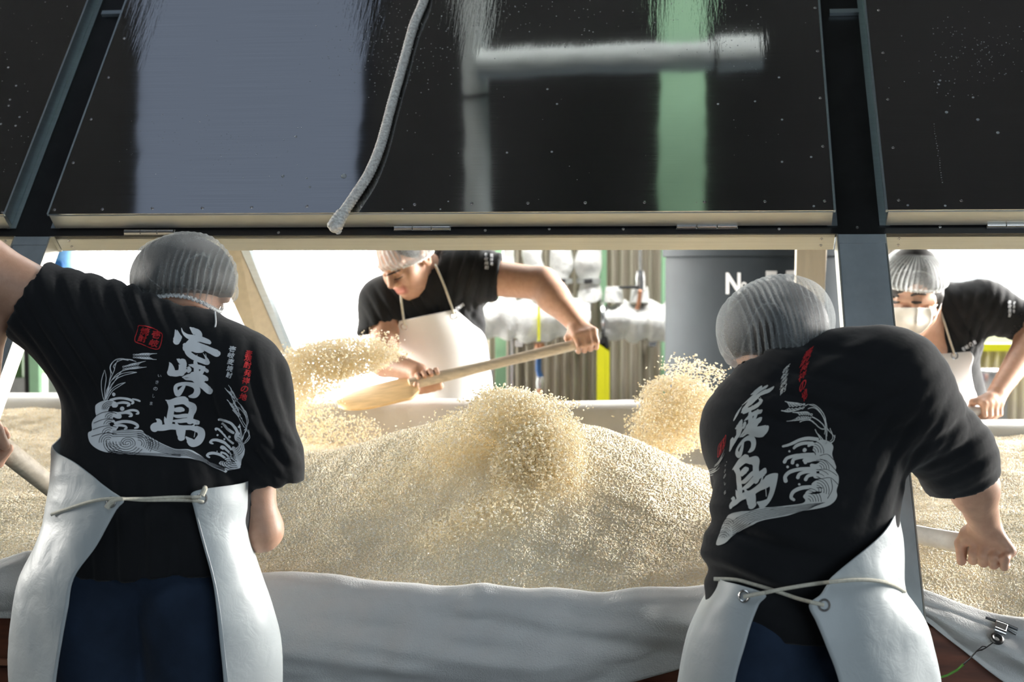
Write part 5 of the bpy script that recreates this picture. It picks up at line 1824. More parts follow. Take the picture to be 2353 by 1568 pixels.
# ---- the worker on the far side in the middle
def worker_middle():
    person = thing('person', (at(1030, 900, 4.84)[0], 4.84, 0), 'person facing us across the trough, head bowed, swinging a wooden paddle of grain', 'person', 'workers turning the grain')
    b = Px(); f = b.f
    hc = at(932, 596, 4.60)
    L, R = head(f, hc, (-.52, -.62, -.52), (-.44, -.30, .82), .98)
    b.cap((1000, 640, 4.72, 44), (952, 600, 4.66, 42), .03)
    b.cap((1005, 720, 4.72, 84), (1030, 900, 4.80, 84), .05, (YSQ, .6))
    b.cap((890, 690, 4.68, 38), (1085, 632, 4.68, 42), .05)
    b.cap((1090, 634, 4.66, 44), (1246, 652, 4.58, 37), .03); b.cap((1246, 652, 4.58, 37), (1272, 684, 4.55, 36), .02); b.cap((1268, 680, 4.55, 36), (1326, 746, 4.49, 22), .02)
    b.cap((882, 700, 4.68, 38), (884, 832, 4.56, 32), .03); b.cap((884, 834, 4.56, 32), (962, 856, 4.41, 22), .02)
    hA, hB = at(1366, 782, 4.475), at(955, 880, 4.365)
    ax = unit(hB - hA)
    H1 = hA + ax * .030; H2 = hA + ax * (np.dot(at(985, 874, 4.37) - hA, ax))
    grip(f, H1, ax, (.35, -.45, .75), at(1328, 748, 4.49), .0165, .024, 1, .0205, .0092, -1)
    grip(f, H2, ax, (-.1, .55, -.65), at(962, 857, 4.405), .0165, .023, 1, .0205, .0092, -1)
    me = body_mesh('body', f, .007, [(hc, .165, .0028), (H1, .105, .0028), (H2, .10, .0028)])
    bo = skin_obj('body', me, person, (L, .98))
    hs = SDF(); hs.ell(L(0, -.02, .04), np.array((.084, .096, .086)), R, .02)
    hs.cut(L(0, .075, .0), R @ np.array([0, 1, 0]), .2, .2)
    obj('hair', body_mesh('hair', hs, .006), M['black_hair'], person)
    s = Px(); g = s.f
    s.cap((1005, 700, 4.71, 104), (1026, 870, 4.80, 98), .05, (YSQ, .62)); s.cap((1026, 870, 4.80, 98), (1035, 960, 4.83, 100), .04, (YSQ, .66))
    s.cap((884, 692, 4.68, 52), (985, 652, 4.70, 62), .05); s.cap((985, 650, 4.70, 62), (1088, 630, 4.67, 56), .05)
    s.cap((884, 694, 4.68, 52), (862, 800, 4.62, 46), .05); s.cap((1088, 631, 4.67, 56), (1185, 640, 4.62, 50), .05)
    s.cap((985, 640, 4.70, 58), (965, 615, 4.67, 50), .04)
    s.cut((866, 756, 4.63), (.35, -.2, -1), 70, .3); g.cap(at(872, 745, 4.64), at(862, 830, 4.60), pm(35, 4.6), pm(35, 4.6), 0, None, 'sub')
    s.cut((1147, 636, 4.64), (1, -.1, -.10), 75, .3); g.cap(at(1120, 634, 4.65), at(1230, 645, 4.6), pm(42, 4.6), pm(43, 4.6), 0, None, 'sub')
    s.cut((966, 618, 4.66), (-.45, -.35, .8), 62, .09); g.cap(at(990, 640, 4.70), at(950, 600, 4.62), pm(44, 4.68), pm(46, 4.65), 0, None, 'sub')
    s.cut((1035, 960, 4.83), (0, 0, -1), 300, .5)
    sh = obj('shirt', body_mesh('shirt', g, .0065), M['shirt_far'], person)
    fold_shirt(sh, 71, .004, 22, (1, 1, .5), [(at(930, 720, 4.6), .10, (.8, 0, .5), .035, .005), (at(1080, 650, 4.6), .12, (.9, 0, -.2), .035, .005), (at(1090, 780, 4.65), .10, (.8, 0, .5), .04, .005)])
    x0, x1 = at(985, 900, 4.85)[0], at(1085, 900, 4.85)[0]
    legs(person, (x0, 4.85, .86), (x1, 4.85, .86), (x0 - .04, 4.88, 0), (x1 + .05, 4.90, 0), .082, belly=((x0, 4.84, .93), (x1, 4.84, .93), .10))
    boots(person, [(x0 - .04, 4.88, 0), (x1 + .05, 4.90, 0)], (-.1, -1))
    P = front_apron([(917, 738, 1046, 711, 4.565, .05), (913, 770, 1084, 744, 4.585, .07), (918, 818, 1114, 774, 4.60, .09), (928, 866, 1126, 846, 4.62, .10), (936, 915, 1133, 908, 4.64, .11), (938, 1100, 1142, 1100, 4.66, .12), (940, 1300, 1150, 1300, 4.68, .12)])
    P[:, :, 1] += waves(P * np.array([1, 1, .6]), 81, 14, 7) * .008
    am = grid_mesh('apron', P); ap = obj('apron', am, M['apron_far_lit'], person); solidify(ap, .003, 0)
    bs, bb, ba = bvh(sh), bvh(me), bvh(am)
    cord(ap, [(921, 676), (923, 700), (928, 738), (931, 748)], [bs, ba], .0042, .006, 'string', 'neck_strap')
    cord(ap, [(990, 590), (1006, 622), (1022, 660), (1036, 700), (1043, 722)], [bs, ba], .0042, .006, 'string', 'neck_strap')
    eyelet(ap, 929, 751, [ba], .011, .0022); eyelet(ap, 1044, 725, [ba], .011, .0022)
    for nm, pts, r in (('eyebrow', [(888, 634), (902, 628), (920, 621)], 2.2), ('eyebrow', [(868, 634), (873, 636), (879, 637)], 1.8)): stroke_tube(bo, nm, pts, [bb], r, 4.6, 'brow')
    for pts in ([(905, 643), (915, 641), (926, 635)], [(876, 645), (880, 646), (885, 646)]): stroke_tube(bo, 'eyelid_line', pts, [bb], 1.3, 4.6, 'brow')
    Rn = np.stack([R[:, 0], -R[:, 1], R[:, 2]], 1)
    def tmax(p): return math.radians(101 + 16 * (.5 + .5 * math.sin(p)) + 5 * abs(math.cos(p)))
    # phi = -90deg is the brow, +90deg the nape
    hair_net(person, L(0, -.012, .034), .108, .110, .114, Rn, tmax, M['net_far'], ('rays', 46), 23, None, .0022)
    t = shovel('paddle', hA, hB, .0160, .0175, (.05, .93, .33), .245, .165, 'pale wooden paddle swung by the middle worker, grain leaving its blade', 'wood_handle', 'wood_paddle')
    return person, sh


# ---- the masked worker on the far side at the right
def worker_masked():
    person = thing('person', (at(2150, 900, 4.62)[0], 4.62, 0), 'person in white face mask and hair net behind the right hood post, facing us', 'person', 'workers turning the grain')
    b = Px(); f = b.f
    hc = at(2098, 690, 4.46)
    L, R = head(f, hc, (-.16, -.93, -.30), (.03, -.26, .96), 1.0)
    b.cap((2128, 800, 4.54, 52), (2108, 716, 4.52, 47), .03)
    b.cap((2140, 830, 4.63, 80), (2150, 950, 4.70, 80), .05, (YSQ, .5))
    b.cap((2010, 735, 4.59, 38), (2262, 712, 4.57, 40), .05)
    b.cap((2264, 702, 4.56, 42), (2388, 752, 4.50, 36), .03); b.cap((2388, 752, 4.50, 36), (2368, 790, 4.47, 36), .02); b.cap((2370, 786, 4.47, 36), (2292, 902, 4.36, 22), .02)
    b.cap((2005, 728, 4.58, 42), (1960, 860, 4.50, 34), .03); b.cap((1960, 862, 4.50, 32), (2050, 925, 4.30, 22), .02)
    hA, hB = at(2256, 944, 4.335), at(2010, 966, 4.19)
    ax = unit(hA - hB)
    H1 = hA - ax * .0 + ax * .02
    hA = hA + ax * .0
    grip(f, H1, ax, (.55, -.45, .45), at(2293, 903, 4.36), .016, .024, -1, .0205, .0094, 1)
    H2 = hB + ax * .10
    grip(f, H2, ax, (-.1, -.6, .6), at(2050, 925, 4.30), .016, .023, 1)
    me = body_mesh('body', f, .007, [(hc, .165, .0028), (H1, .105, .0028)])
    bo = skin_obj('body', me, person)
    hs = SDF(); hs.ell(L(0.002, -.018, .056), np.array((.094, .096, .112)), R, .02)
    for q in (-1, 1): hs.cap(L(q * .073, .022, .03), L(q * .074, .018, -.015), .012, .006, .01)
    hs.cut(L(0, .072, .0), R @ np.array([0, 1, 0]), .2, .2); hs.cut(L(0, .0, .0), R @ np.array([0, .35, -1]), .2, .2)
    for q in (-1, 1): hs.cap(L(q * .074, .020, .03), L(q * .075, .016, -.015), .012, .006, .01)
    obj('hair', body_mesh('hair', hs, .006), M['black_hair'], person)
    s = Px(); g = s.f
    s.cap((2135, 800, 4.60, 116), (2150, 930, 4.68, 106), .05, (YSQ, .56)); s.cap((2150, 930, 4.68, 106), (2150, 990, 4.70, 106), .04, (YSQ, .60))
    s.cap((2055, 790, 4.58, 54), (2195, 780, 4.57, 56), .05); s.cap((2010, 728, 4.58, 54), (2140, 712, 4.60, 58), .05); s.cap((2140, 710, 4.60, 58), (2262, 702, 4.56, 52), .05)
    s.cap((2262, 702, 4.56, 53), (2380, 752, 4.50, 46), .05); s.cap((2008, 730, 4.58, 54), (1972, 830, 4.52, 46), .05)
    s.cut((2352, 742, 4.51), (.9, -.2, -.45), 75, .3); g.cap(at(2335, 732, 4.52), at(2420, 768, 4.48), pm(40, 4.5), pm(46, 4.5), 0, None, 'sub')
    s.cut((1976, 815, 4.53), (-.2, -.1, -1), 75, .3)
    g.cap(at(2104, 690, 4.44), at(2112, 790, 4.43), pm(42, 4.5), pm(14, 4.5), .01, None, 'sub'); g.cap(at(2104, 700, 4.56), at(2104, 600, 4.5), pm(52, 4.5), pm(60, 4.5), .0, None, 'sub')
    s.cut((2150, 985, 4.70), (0, 0, -1), 300, .5)
    sh = obj('shirt', body_mesh('shirt', g, .0065), M['shirt_far'], person)
    fold_shirt(sh, 91, .004, 22, (1, 1, .5), [(at(2270, 740, 4.5), .09, (.9, 0, -.3), .03, .005), (at(2200, 760, 4.5), .12, (.8, 0, .5), .05, .004)])
    x0, x1 = at(2100, 900, 4.66)[0], at(2200, 900, 4.66)[0]
    legs(person, (x0, 4.66, .86), (x1, 4.66, .86), (x0 - .04, 4.70, 0), (x1 + .05, 4.68, 0), .082, belly=((x0, 4.65, .93), (x1, 4.65, .93), .10))
    boots(person, [(x0 - .04, 4.70, 0), (x1 + .05, 4.68, 0)], (-.1, -1))
    P = front_apron([(2050, 826, 2228, 808, 4.452, .03), (2046, 842, 2236, 822, 4.445, .04), (2044, 875, 2230, 850, 4.44, .05), (2042, 920, 2236, 890, 4.44, .06), (2040, 960, 2246, 935, 4.445, .07), (2038, 1100, 2250, 1100, 4.47, .10), (2036, 1300, 2256, 1300, 4.50, .11)])
    P[:, :, 1] += waves(P * np.array([1, 1, .6]), 101, 14, 7) * .007
    am = grid_mesh('apron', P); ap = obj('apron', am, M['apron_far_lit'], person); solidify(ap, .003, 0)
    bs, bb, ba = bvh(sh), bvh(me), bvh(am)
    cord(ap, [(2160, 716), (2170, 742), (2182, 780), (2191, 808), (2193, 816)], [bs, ba], .0036, .006, 'string', 'neck_strap')
    cord(ap, [(2058, 756), (2058, 790), (2060, 826)], [bs, ba], .0036, .006, 'string', 'neck_strap')
    eyelet(ap, 2193, 818, [ba], .010, .0022)
    for nm, pts, r in (('eyebrow', [(2093, 680), (2108, 675), (2128, 677)], 4.0), ('eyebrow', [(2042, 676), (2054, 677), (2065, 682)], 4.0), ('eye', [(2094, 694), (2104, 696), (2118, 695)], 3.6), ('eye', [(2046, 693), (2056, 695), (2068, 694)], 3.6)):
        stroke_tube(bo, nm, pts, [bb], r, 4.4, 'brow')
    # mask: pleated cloth over nose and mouth
    rows = [(2012, 706, 2141, 708), (2012, 722, 2143, 724), (2018, 742, 2140, 742), (2034, 760, 2124, 760), (2052, 772, 2106, 773), (2066, 777, 2096, 777)]
    Rr = spline([list(r) for r in rows], 26); Pm = np.zeros((26, 34, 3)); dep = np.zeros((26, 34))
    for i, r in enumerate(Rr):
        for j in range(34):
            q = j / 33; x, y = r[0] + (r[2] - r[0]) * q, r[1] + (r[3] - r[1]) * q
            h = cast(x, y, [bb], .0); dep[i, j] = h[1] if h is not None else np.nan
    fillv = np.nanmax(dep); dep = np.where(np.isnan(dep), fillv, dep)
    for _ in range(40):
        q = np.pad(dep, 1, mode='edge'); sm = (q[:-2, 1:-1] + q[2:, 1:-1] + q[1:-1, :-2] + q[1:-1, 2:]) / 4; dep = np.minimum(sm, dep)
    for i, r in enumerate(Rr):
        for j in range(34):
            q = j / 33; x, y = r[0] + (r[2] - r[0]) * q, r[1] + (r[3] - r[1]) * q
            Pm[i, j] = at(x, y, dep[i, j] - .010 - .0018 * math.sin(i * .75))
    mk = obj('face_mask', grid_mesh('face_mask', Pm), M['mask'], person); solidify(mk, .0015, 0)
    for pts in ([(2140, 710), (2152, 702), (2162, 692)], [(2138, 744), (2150, 728), (2160, 706), (2164, 694)]): cord(mk, pts, [bb], .0018, .004, 'elastic', 'ear_loop')
    Rn = np.stack([R[:, 0], -R[:, 1], R[:, 2]], 1)
    def tmax(p): return math.radians(86 + 22 * (.5 + .5 * math.sin(p)))
    hair_net(person, L(0.004, -.012, .058), .111, .102, .150, Rn, tmax, M['net_far'], ('rays', 44), 33, None, .0022)
    shovel('paddle', hA, hB, .0155, .0165, (.05, .9, .3), .25, .2, 'paddle with pale handle held by the masked worker', 'tape', 'wood_paddle')
    return person, sh


pL, shirtL = worker_left()
pR, shirtR = worker_right()
pM, shirtM = worker_middle()
pK, shirtK = worker_masked()
# ------------------------------------------------------------------ the print on the T-shirts (traced in a 1643-pixel wide crop of the left back)
def ribbon(pts, n=None):
    """pts = (x, y, width) -> verts, faces of a brush stroke with round ends"""
    P = np.asarray(pts, float)
    L = np.linalg.norm(np.diff(P[:, :2], axis=0), axis=1).sum()
    n = n or max(6, int(L / 9))
    S = spline(P, n)
    T = np.gradient(S[:, :2], axis=0); T /= np.linalg.norm(T, axis=1)[:, None] + 1e-9
    Nn = np.stack([-T[:, 1], T[:, 0]], 1)
    V, Fc = [], []
    nw = 5
    for i in range(n):
        for j in range(nw): V.append(S[i, :2] + Nn[i] * S[i, 2] * (-.5 + j / (nw - 1)))
    for i in range(n - 1):
        for j in range(nw - 1):
            a = i * nw + j; Fc.append((a, a + 1, a + nw + 1, a + nw))
    for e, sg in ((0, -1), (n - 1, 1)):
        c = len(V); V.append(S[e, :2]); w = S[e, 2] * .5; ring = []
        for k in range(9):
            q = math.pi * k / 8 - math.pi / 2
            V.append(S[e, :2] + w * (Nn[e] * math.sin(q) + T[e] * sg * math.cos(q))); ring.append(c + 1 + k)
        for k in range(8): Fc.append((c, ring[k], ring[k + 1]))
    return V, Fc


def poly(pts, step=16):
    P = spline(list(pts) + [pts[0]], len(pts) * 5)[:-1]
    lo, hi = P.min(0), P.max(0)
    inner = [(x, y) for x in np.arange(lo[0] + 5, hi[0], step) for y in np.arange(lo[1] + 5, hi[1], step)]
    n = len(P)
    allp = [Vector(p) for p in P] + [Vector(p) for p in inner]
    v, e, f, *_ = mgeo.delaunay_2d_cdt(allp, [(i, (i + 1) % n) for i in range(n)], [list(range(n))], 1, 1e-4)
    return [np.array(q[:]) for q in v], [tuple(q) for q in f]


class Print:
    def __init__(s): s.v, s.f = [], []

    def add(s, vf):
        b = len(s.v); s.v += [np.array(q[:2]) for q in vf[0]]; s.f += [tuple(b + i for i in q) for q in vf[1]]; return s

    def st(s, *pts): return s.add(ribbon(pts))

    def dot(s, x, y, r):
        V = [(x, y)] + [(x + r * math.cos(k * .524), y + r * math.sin(k * .524)) for k in range(12)]
        return s.add((V, [(0, 1 + k, 1 + (k + 1) % 12) for k in range(12)]))

    def line(s, pts, w): return s.add(ribbon([(x, y, w) for x, y in pts]))

    def char(s, ch, c, w, h, ang=0.0, bold=.0, shear=0.0):
        V, Fc = text_mesh(ch, 1, 0); V, Fc = subdiv(V, Fc, .22)
        e = bold * w * .9
        for dx, dy in ((0, 0), (e, 0), (-e, 0), (0, e), (0, -e)) if bold else ((0, 0),):
            q = fit_box(V, -w / 2 + e + dx, -h / 2 + e + dy, w / 2 - e + dx, h / 2 - e + dy)
            ca, sa = math.cos(ang), math.sin(ang)
            x = q[:, 0] + shear * q[:, 1]
            s.add((np.stack([c[0] + ca * x - sa * q[:, 1], c[1] + sa * x + ca * q[:, 1]], 1), Fc))
        return s


big = Print()
# first character
big.st((836, 222, 10), (840, 255, 30), (850, 290, 74), (842, 318, 60)); big.st((850, 225, 8), (862, 262, 30), (872, 285, 40))
big.st((884, 206, 4), (896, 240, 16), (930, 272, 34), (985, 290, 50), (1050, 300, 48), (1112, 322, 40), (1128, 332, 28))
big.st((960, 204, 14), (990, 228, 50), (1022, 256, 74), (1010, 290, 70), (960, 330, 56), (935, 350, 44))
big.st((985, 215, 30), (1035, 252, 50), (1030, 290, 70))
big.st((905, 352, 14), (1000, 345, 40), (1070, 365, 46), (1130, 395, 52), (1186, 422, 60), (1196, 424, 48))
big.st((915, 350, 34), (930, 385, 44), (945, 420, 46), (985, 452, 46), (1040, 478, 44), (1095, 496, 44), (1112, 500, 40))
big.st((960, 380, 24), (1010, 392, 50), (1060, 400, 34), (1078, 402, 12)); big.st((925, 375, 60), (960, 385, 50), (1010, 372, 44))
big.st((1112, 500, 40), (1105, 470, 24), (1090, 444, 10), (1076, 422, 4)); big.st((1104, 486, 12), (1102, 450, 6), (1096, 425, 3)); big.st((1010, 455, 8), (1020, 435, 4))
# second character
big.st((783, 500, 8), (793, 520, 34), (800, 555, 58), (796, 585, 62)); big.st((790, 585, 56), (840, 592, 54), (890, 580, 46), (930, 566, 24), (944, 560, 8))
big.st((846, 470, 8), (868, 486, 36), (893, 500, 70), (895, 545, 66), (885, 585, 60)); big.st((862, 466, 5), (880, 490, 30), (905, 490, 40)); big.st((950, 545, 26), (956, 562, 34), (948, 575, 26))
big.st((952, 520, 10), (1000, 530, 36), (1060, 545, 36), (1110, 572, 30)); big.st((1004, 495, 30), (1012, 540, 40), (1014, 590, 44), (1008, 615, 40)); big.st((1080, 545, 30), (1050, 590, 40), (1010, 600, 50), (980, 600, 40))
big.st((895, 625, 10), (950, 612, 30), (1020, 612, 44), (1085, 632, 44), (1104, 640, 36)); big.st((1080, 640, 40), (1040, 655, 46), (980, 640, 30), (930, 640, 18), (905, 632, 6))
big.st((965, 620, 24), (1010, 655, 44), (1070, 695, 58), (1120, 735, 66), (1132, 742, 56)); big.st((1070, 700, 10), (1060, 690, 6)); big.st((930, 545, 6), (960, 535, 4))
# third character
big.st((925, 682, 14), (905, 705, 26), (880, 740, 40), (856, 770, 44), (842, 756, 40), (833, 722, 34), (845, 696, 32), (890, 682, 30), (950, 682, 34), (1005, 702, 46), (1024, 742, 54), (1004, 778, 48), (968, 788, 26), (950, 788, 10))
# fourth character
big.st((752, 822, 8), (790, 830, 26), (850, 816, 40), (900, 815, 52), (922, 822, 46)); big.st((775, 835, 30), (800, 880, 50), (792, 940, 56), (780, 1010, 60)); big.st((800, 850, 40), (850, 840, 44), (905, 838, 40), (950, 860, 56))
big.st((940, 850, 40), (975, 875, 70), (985, 900, 66), (965, 950, 56), (955, 1000, 60)); big.st((842, 905, 40), (880, 902, 46), (896, 905, 30)); big.st((810, 950, 14), (850, 962, 30), (920, 955, 34), (950, 955, 20)); big.st((815, 1000, 16), (870, 1002, 34), (940, 995, 40), (1020, 1012, 42), (1028, 1016, 32))
big.st((668, 985, 8), (690, 1000, 40), (690, 1030, 60), (660, 1055, 78), (655, 1062, 70)); big.st((648, 1055, 60), (720, 1060, 54), (800, 1050, 50), (880, 1060, 44), (960, 1060, 40), (1030, 1075, 60)); big.st((740, 965, 6), (750, 1000, 34), (775, 1035, 60), (800, 1050, 50))
big.st((1020, 1066, 50), (1052, 1090, 64), (1055, 1130, 66), (1030, 1170, 70), (990, 1198, 56), (960, 1194, 44), (935, 1180, 12)); big.st((900, 1070, 44), (892, 1110, 50), (882, 1145, 56)); big.st((855, 1080, 30), (870, 1120, 44), (890, 1145, 50)); big.st((925, 1140, 14), (950, 1165, 40), (985, 1188, 50)); big.st((1000, 1090, 6), (990, 1140, 6))
big.st((1000, 1030, 10), (985, 1040, 14), (960, 1060, 20)); big.st((840, 1020, 20), (860, 1060, 24), (845, 1085, 10))

seal = Print()
cr = [(508, 205), (522, 186), (548, 182), (630, 205), (705, 240), (724, 258), (722, 290), (700, 360), (688, 382), (660, 384), (580, 358), (508, 330), (488, 314), (488, 285)]
seal.add(ribbon([(x, y, 7.5) for x, y in cr + [cr[0]]], 80))
for ch, c in (('壱', (667, 262)), ('岐', (650, 334)), ('焼', (572, 232)), ('酎', (550, 294))): seal.char(ch, c, 76, 66, .22, .034, -.10)
kana = Print()
for ch, c, w in zip('いきのしま', ((698, 613), (675, 668), (662, 724), (648, 785), (627, 850)), (34, 26, 34, 18, 26)): kana.char(ch, c, w, 30 if ch != 'い' else 20, .12, .010)
side = Print()
for ch, c in zip('壱岐麦焼酎', ((1322, 386), (1312, 440), (1310, 494), (1303, 550), (1297, 606))): side.char(ch, c, 54, 50, .22, .026, -.1)
red = Print()
for ch, c in zip('麦焼酎発祥の地', ((1462, 425), (1457, 462), (1450, 522), (1450, 590), (1435, 655), (1424, 726), (1414, 792))): red.char(ch, c, 62, 58, .18, .026, -.12)

wv = Print()
wv.add(poly([(148, 905), (152, 865), (190, 838), (235, 824), (290, 826), (332, 842), (345, 862), (330, 884), (300, 884), (285, 870), (268, 890), (262, 918), (310, 920), (352, 930), (375, 955), (366, 978), (335, 980), (305, 968), (300, 985), (318, 1000), (312, 1014), (285, 1012), (270, 1030), (300, 1050), (345, 1052), (330, 1082), (380, 1078), (440, 1076), (500, 1076), (545, 1080), (575, 1108), (640, 1150), (720, 1196), (830, 1240), (950, 1245), (1020, 1280), (1100, 1335), (1180, 1372), (1240, 1400), (1300, 1405),
             (1345, 1400), (1386, 1382), (1384, 1404), (1330, 1420), (1285, 1422), (1262, 1445), (1230, 1430), (1150, 1395), (1060, 1352), (970, 1325), (900, 1318), (800, 1312), (650, 1300), (480, 1290), (330, 1282), (220, 1264), (150, 1232), (106, 1190), (88, 1140), (90, 1100), (120, 1080), (118, 1030), (132, 990), (155, 960), (150, 930)]))
for s in ([(280, 822, 22), (340, 806, 20), (400, 808, 20), (452, 822, 22), (474, 840, 22), (462, 852, 16)], [(470, 812, 12), (505, 820, 16), (528, 830, 16)], [(330, 852, 18), (380, 842, 22), (425, 848, 22), (440, 862, 20), (424, 872, 14)],
          [(350, 935, 22), (410, 928, 24), (450, 938, 24), (458, 955, 22), (440, 962, 14)], [(405, 922, 20), (460, 908, 20), (505, 915, 20), (518, 935, 18), (500, 940, 12)], [(320, 1020, 24), (390, 1005, 26), (460, 1012, 26), (505, 1034, 24), (510, 1054, 22), (488, 1062, 14)],
          [(310, 1045, 20), (360, 1038, 22), (405, 1046, 20), (418, 1062, 16), (400, 1070, 12)]): wv.st(*s)
wv.add(poly([(1420, 1190), (1426, 1240), (1420, 1290), (1405, 1330), (1392, 1385), (1345, 1405), (1290, 1402), (1235, 1385), (1205, 1365), (1225, 1345), (1265, 1352), (1270, 1320), (1300, 1300), (1330, 1310), (1335, 1270), (1318, 1240), (1330, 1215), (1360, 1225), (1372, 1190), (1345, 1160), (1340, 1120), (1362, 1090), (1390, 1140)]))
for s in ([(1372, 1110, 26), (1345, 1060, 24), (1310, 1020, 22), (1262, 998, 20), (1222, 985, 20), (1205, 988, 18)], [(1330, 1100, 20), (1290, 1072, 22), (1262, 1040, 20), (1242, 1018, 16), (1234, 1024, 10)], [(1330, 1190, 18), (1280, 1150, 18), (1240, 1110, 18), (1200, 1072, 18), (1176, 1066, 16), (1180, 1080, 10)],
          [(1310, 1240, 22), (1255, 1190, 24), (1195, 1165, 24), (1150, 1165, 22), (1132, 1185, 20), (1152, 1196, 12)], [(1310, 1290, 18), (1270, 1250, 22), (1235, 1220, 22), (1222, 1230, 16), (1240, 1245, 10)], [(1290, 1350, 18), (1230, 1300, 22), (1170, 1278, 24), (1125, 1280, 24), (1105, 1298, 20), (1125, 1312, 14)],
          [(1300, 1340, 16), (1268, 1290, 16), (1225, 1270, 16), (1226, 1282, 10)]): wv.st(*s)
for x, y, r in ((307, 772, 17), (380, 895, 19), (1300, 1135, 12), (1192, 1122, 9), (1250, 1157, 9), (1378, 1050, 11), (1230, 1050, 6), (1188, 1262, 5), (1398, 975, 6)): wv.dot(x, y, r)
wl = Print()


def arcs(cx, cy, r0, r1, n, a0, a1, sx=1.0, w=4.2):
    for r in np.linspace(r0, r1, n): wl.line([(cx + sx * r * math.cos(math.radians(a)), cy - r * math.sin(math.radians(a))) for a in np.linspace(a0, a1, 8)], w)


arcs(275, 900, 26, 66, 4, 70, 180, 1.0); arcs(285, 980, 16, 50, 3, 70, 170, 1.0); arcs(275, 1036, 14, 48, 3, 65, 172, 1.1); arcs(265, 1108, 14, 50, 3, 60, 172, 1.1); arcs(262, 1180, 22, 78, 4, 55, 185, 1.0)
arcs(410, 1185, 22, 120, 6, 175, 330, 1.35); arcs(430, 1195, 20, 52, 3, -20, 200, 1.2); arcs(520, 1195, 30, 120, 6, -35, 95, 1.0); arcs(330, 1190, 20, 90, 5, 180, 300, 1.2); arcs(600, 1200, 20, 90, 4, -30, 80, 1.0)
for k in range(4): wl.line([(150 - 10 * k, 960 + 58 * k), (215, 928 + 60 * k), (280, 920 + 62 * k), (330, 938 + 58 * k)], 4.6)
for y in (1090, 1104, 1120, 1136): wl.line([(300, y), (420, y - 4), (500, y + 2), (560, y + 10)], 3.6)
for k in range(6): wl.line([(560 + 10 * k, 1120 + 22 * k), (680, 1190 + 14 * k), (820, 1248 + 9 * k), (930, 1256 + 9 * k), (1030, 1300 + 8 * k), (1140, 1356 + 6 * k), (1250, 1405 + 5 * k)], 3.8)
for k in range(3): wl.line([(260, 1262 + 6 * k), (450, 1272 + 6 * k), (700, 1282 + 8 * k), (880, 1292 + 7 * k)], 3.2)
arcs(1330, 1330, 25, 105, 6, 195, 290, 1.1); arcs(1340, 1215, 20, 85, 5, -60, 70, .9); arcs(1360, 1290, 18, 70, 4, 140, 250, 1.0); arcs(1290, 1385, 18, 72, 4, 30, 160, 1.0)

bl = Print()
thin = 5.4
for pts in ([(224, 822), (204, 740), (200, 660), (212, 600), (232, 560)], [(232, 560), (240, 620), (230, 720), (232, 822)], [(232, 815), (252, 720), (300, 640), (370, 595), (440, 580), (500, 583)], [(246, 800), (270, 720), (330, 640), (400, 606), (470, 590), (500, 583)],
            [(240, 818), (280, 740), (340, 690), (405, 670)], [(405, 670), (350, 705), (290, 750), (246, 830)], [(238, 812), (262, 700), (280, 600), (272, 540), (290, 500), (340, 465), (410, 470), (500, 490)], [(250, 790), (276, 650), (310, 560), (300, 530), (340, 490), (400, 470), (470, 478)],
            [(290, 590), (276, 540), (300, 490), (350, 470), (430, 480)], [(258, 780), (300, 680), (360, 590), (390, 560)], [(264, 700), (310, 620), (370, 575), (440, 555)], [(310, 560), (320, 510), (345, 478)]): bl.line(pts, thin)


def ear(cx, cy, tx, ty, n, w, g, awn):
    d = np.array([tx - cx, ty - cy], float); Ln = np.linalg.norm(d); d /= Ln; nn = np.array([-d[1], d[0]])
    for i in range(n):
        c = np.array([cx, cy]) + d * (Ln * (i + .5) / n)
        for sgn in (-1, 1):
            p = c + nn * sgn * w
            lp = [p + d * (g * math.cos(q)) + nn * (g * .55 * math.sin(q)) for q in np.linspace(0, 6.283, 9)]
            bl.line([tuple(q) for q in lp], 4.4)
            e = p + d * awn * (1.2 - .5 * i / n) + nn * sgn * awn * .16
            bl.line([tuple(p + d * g), tuple((p + e) / 2 + nn * sgn * 3), tuple(e)], 3.6)


ear(474, 442, 612, 446, 7, 11, 11, 92); ear(384, 545, 524, 522, 7, 11, 11, 88)
ear(1366, 826, 1300, 742, 5, 9, 9, 72); ear(1386, 958, 1318, 846, 6, 9, 9, 76)
for pts in ([(1366, 826), (1412, 880), (1446, 940), (1462, 1010), (1440, 1060), (1415, 1120), (1405, 1180)], [(1386, 958), (1420, 1010), (1436, 1060), (1412, 1130), (1398, 1180)], [(1320, 905), (1370, 965), (1410, 1040), (1440, 1060)], [(1380, 880), (1430, 940), (1455, 1030), (1428, 1100)],
            [(1464, 1075), (1460, 1130), (1425, 1180)], [(1475, 1130), (1450, 1170), (1420, 1195)], [(1385, 1060), (1400, 1120), (1402, 1180)], [(1446, 1060), (1462, 1110), (1470, 1145)], [(1400, 870), (1440, 950), (1450, 1030), (1420, 1080)], [(1380, 1030), (1386, 1100), (1396, 1160)]): bl.line(pts, thin)

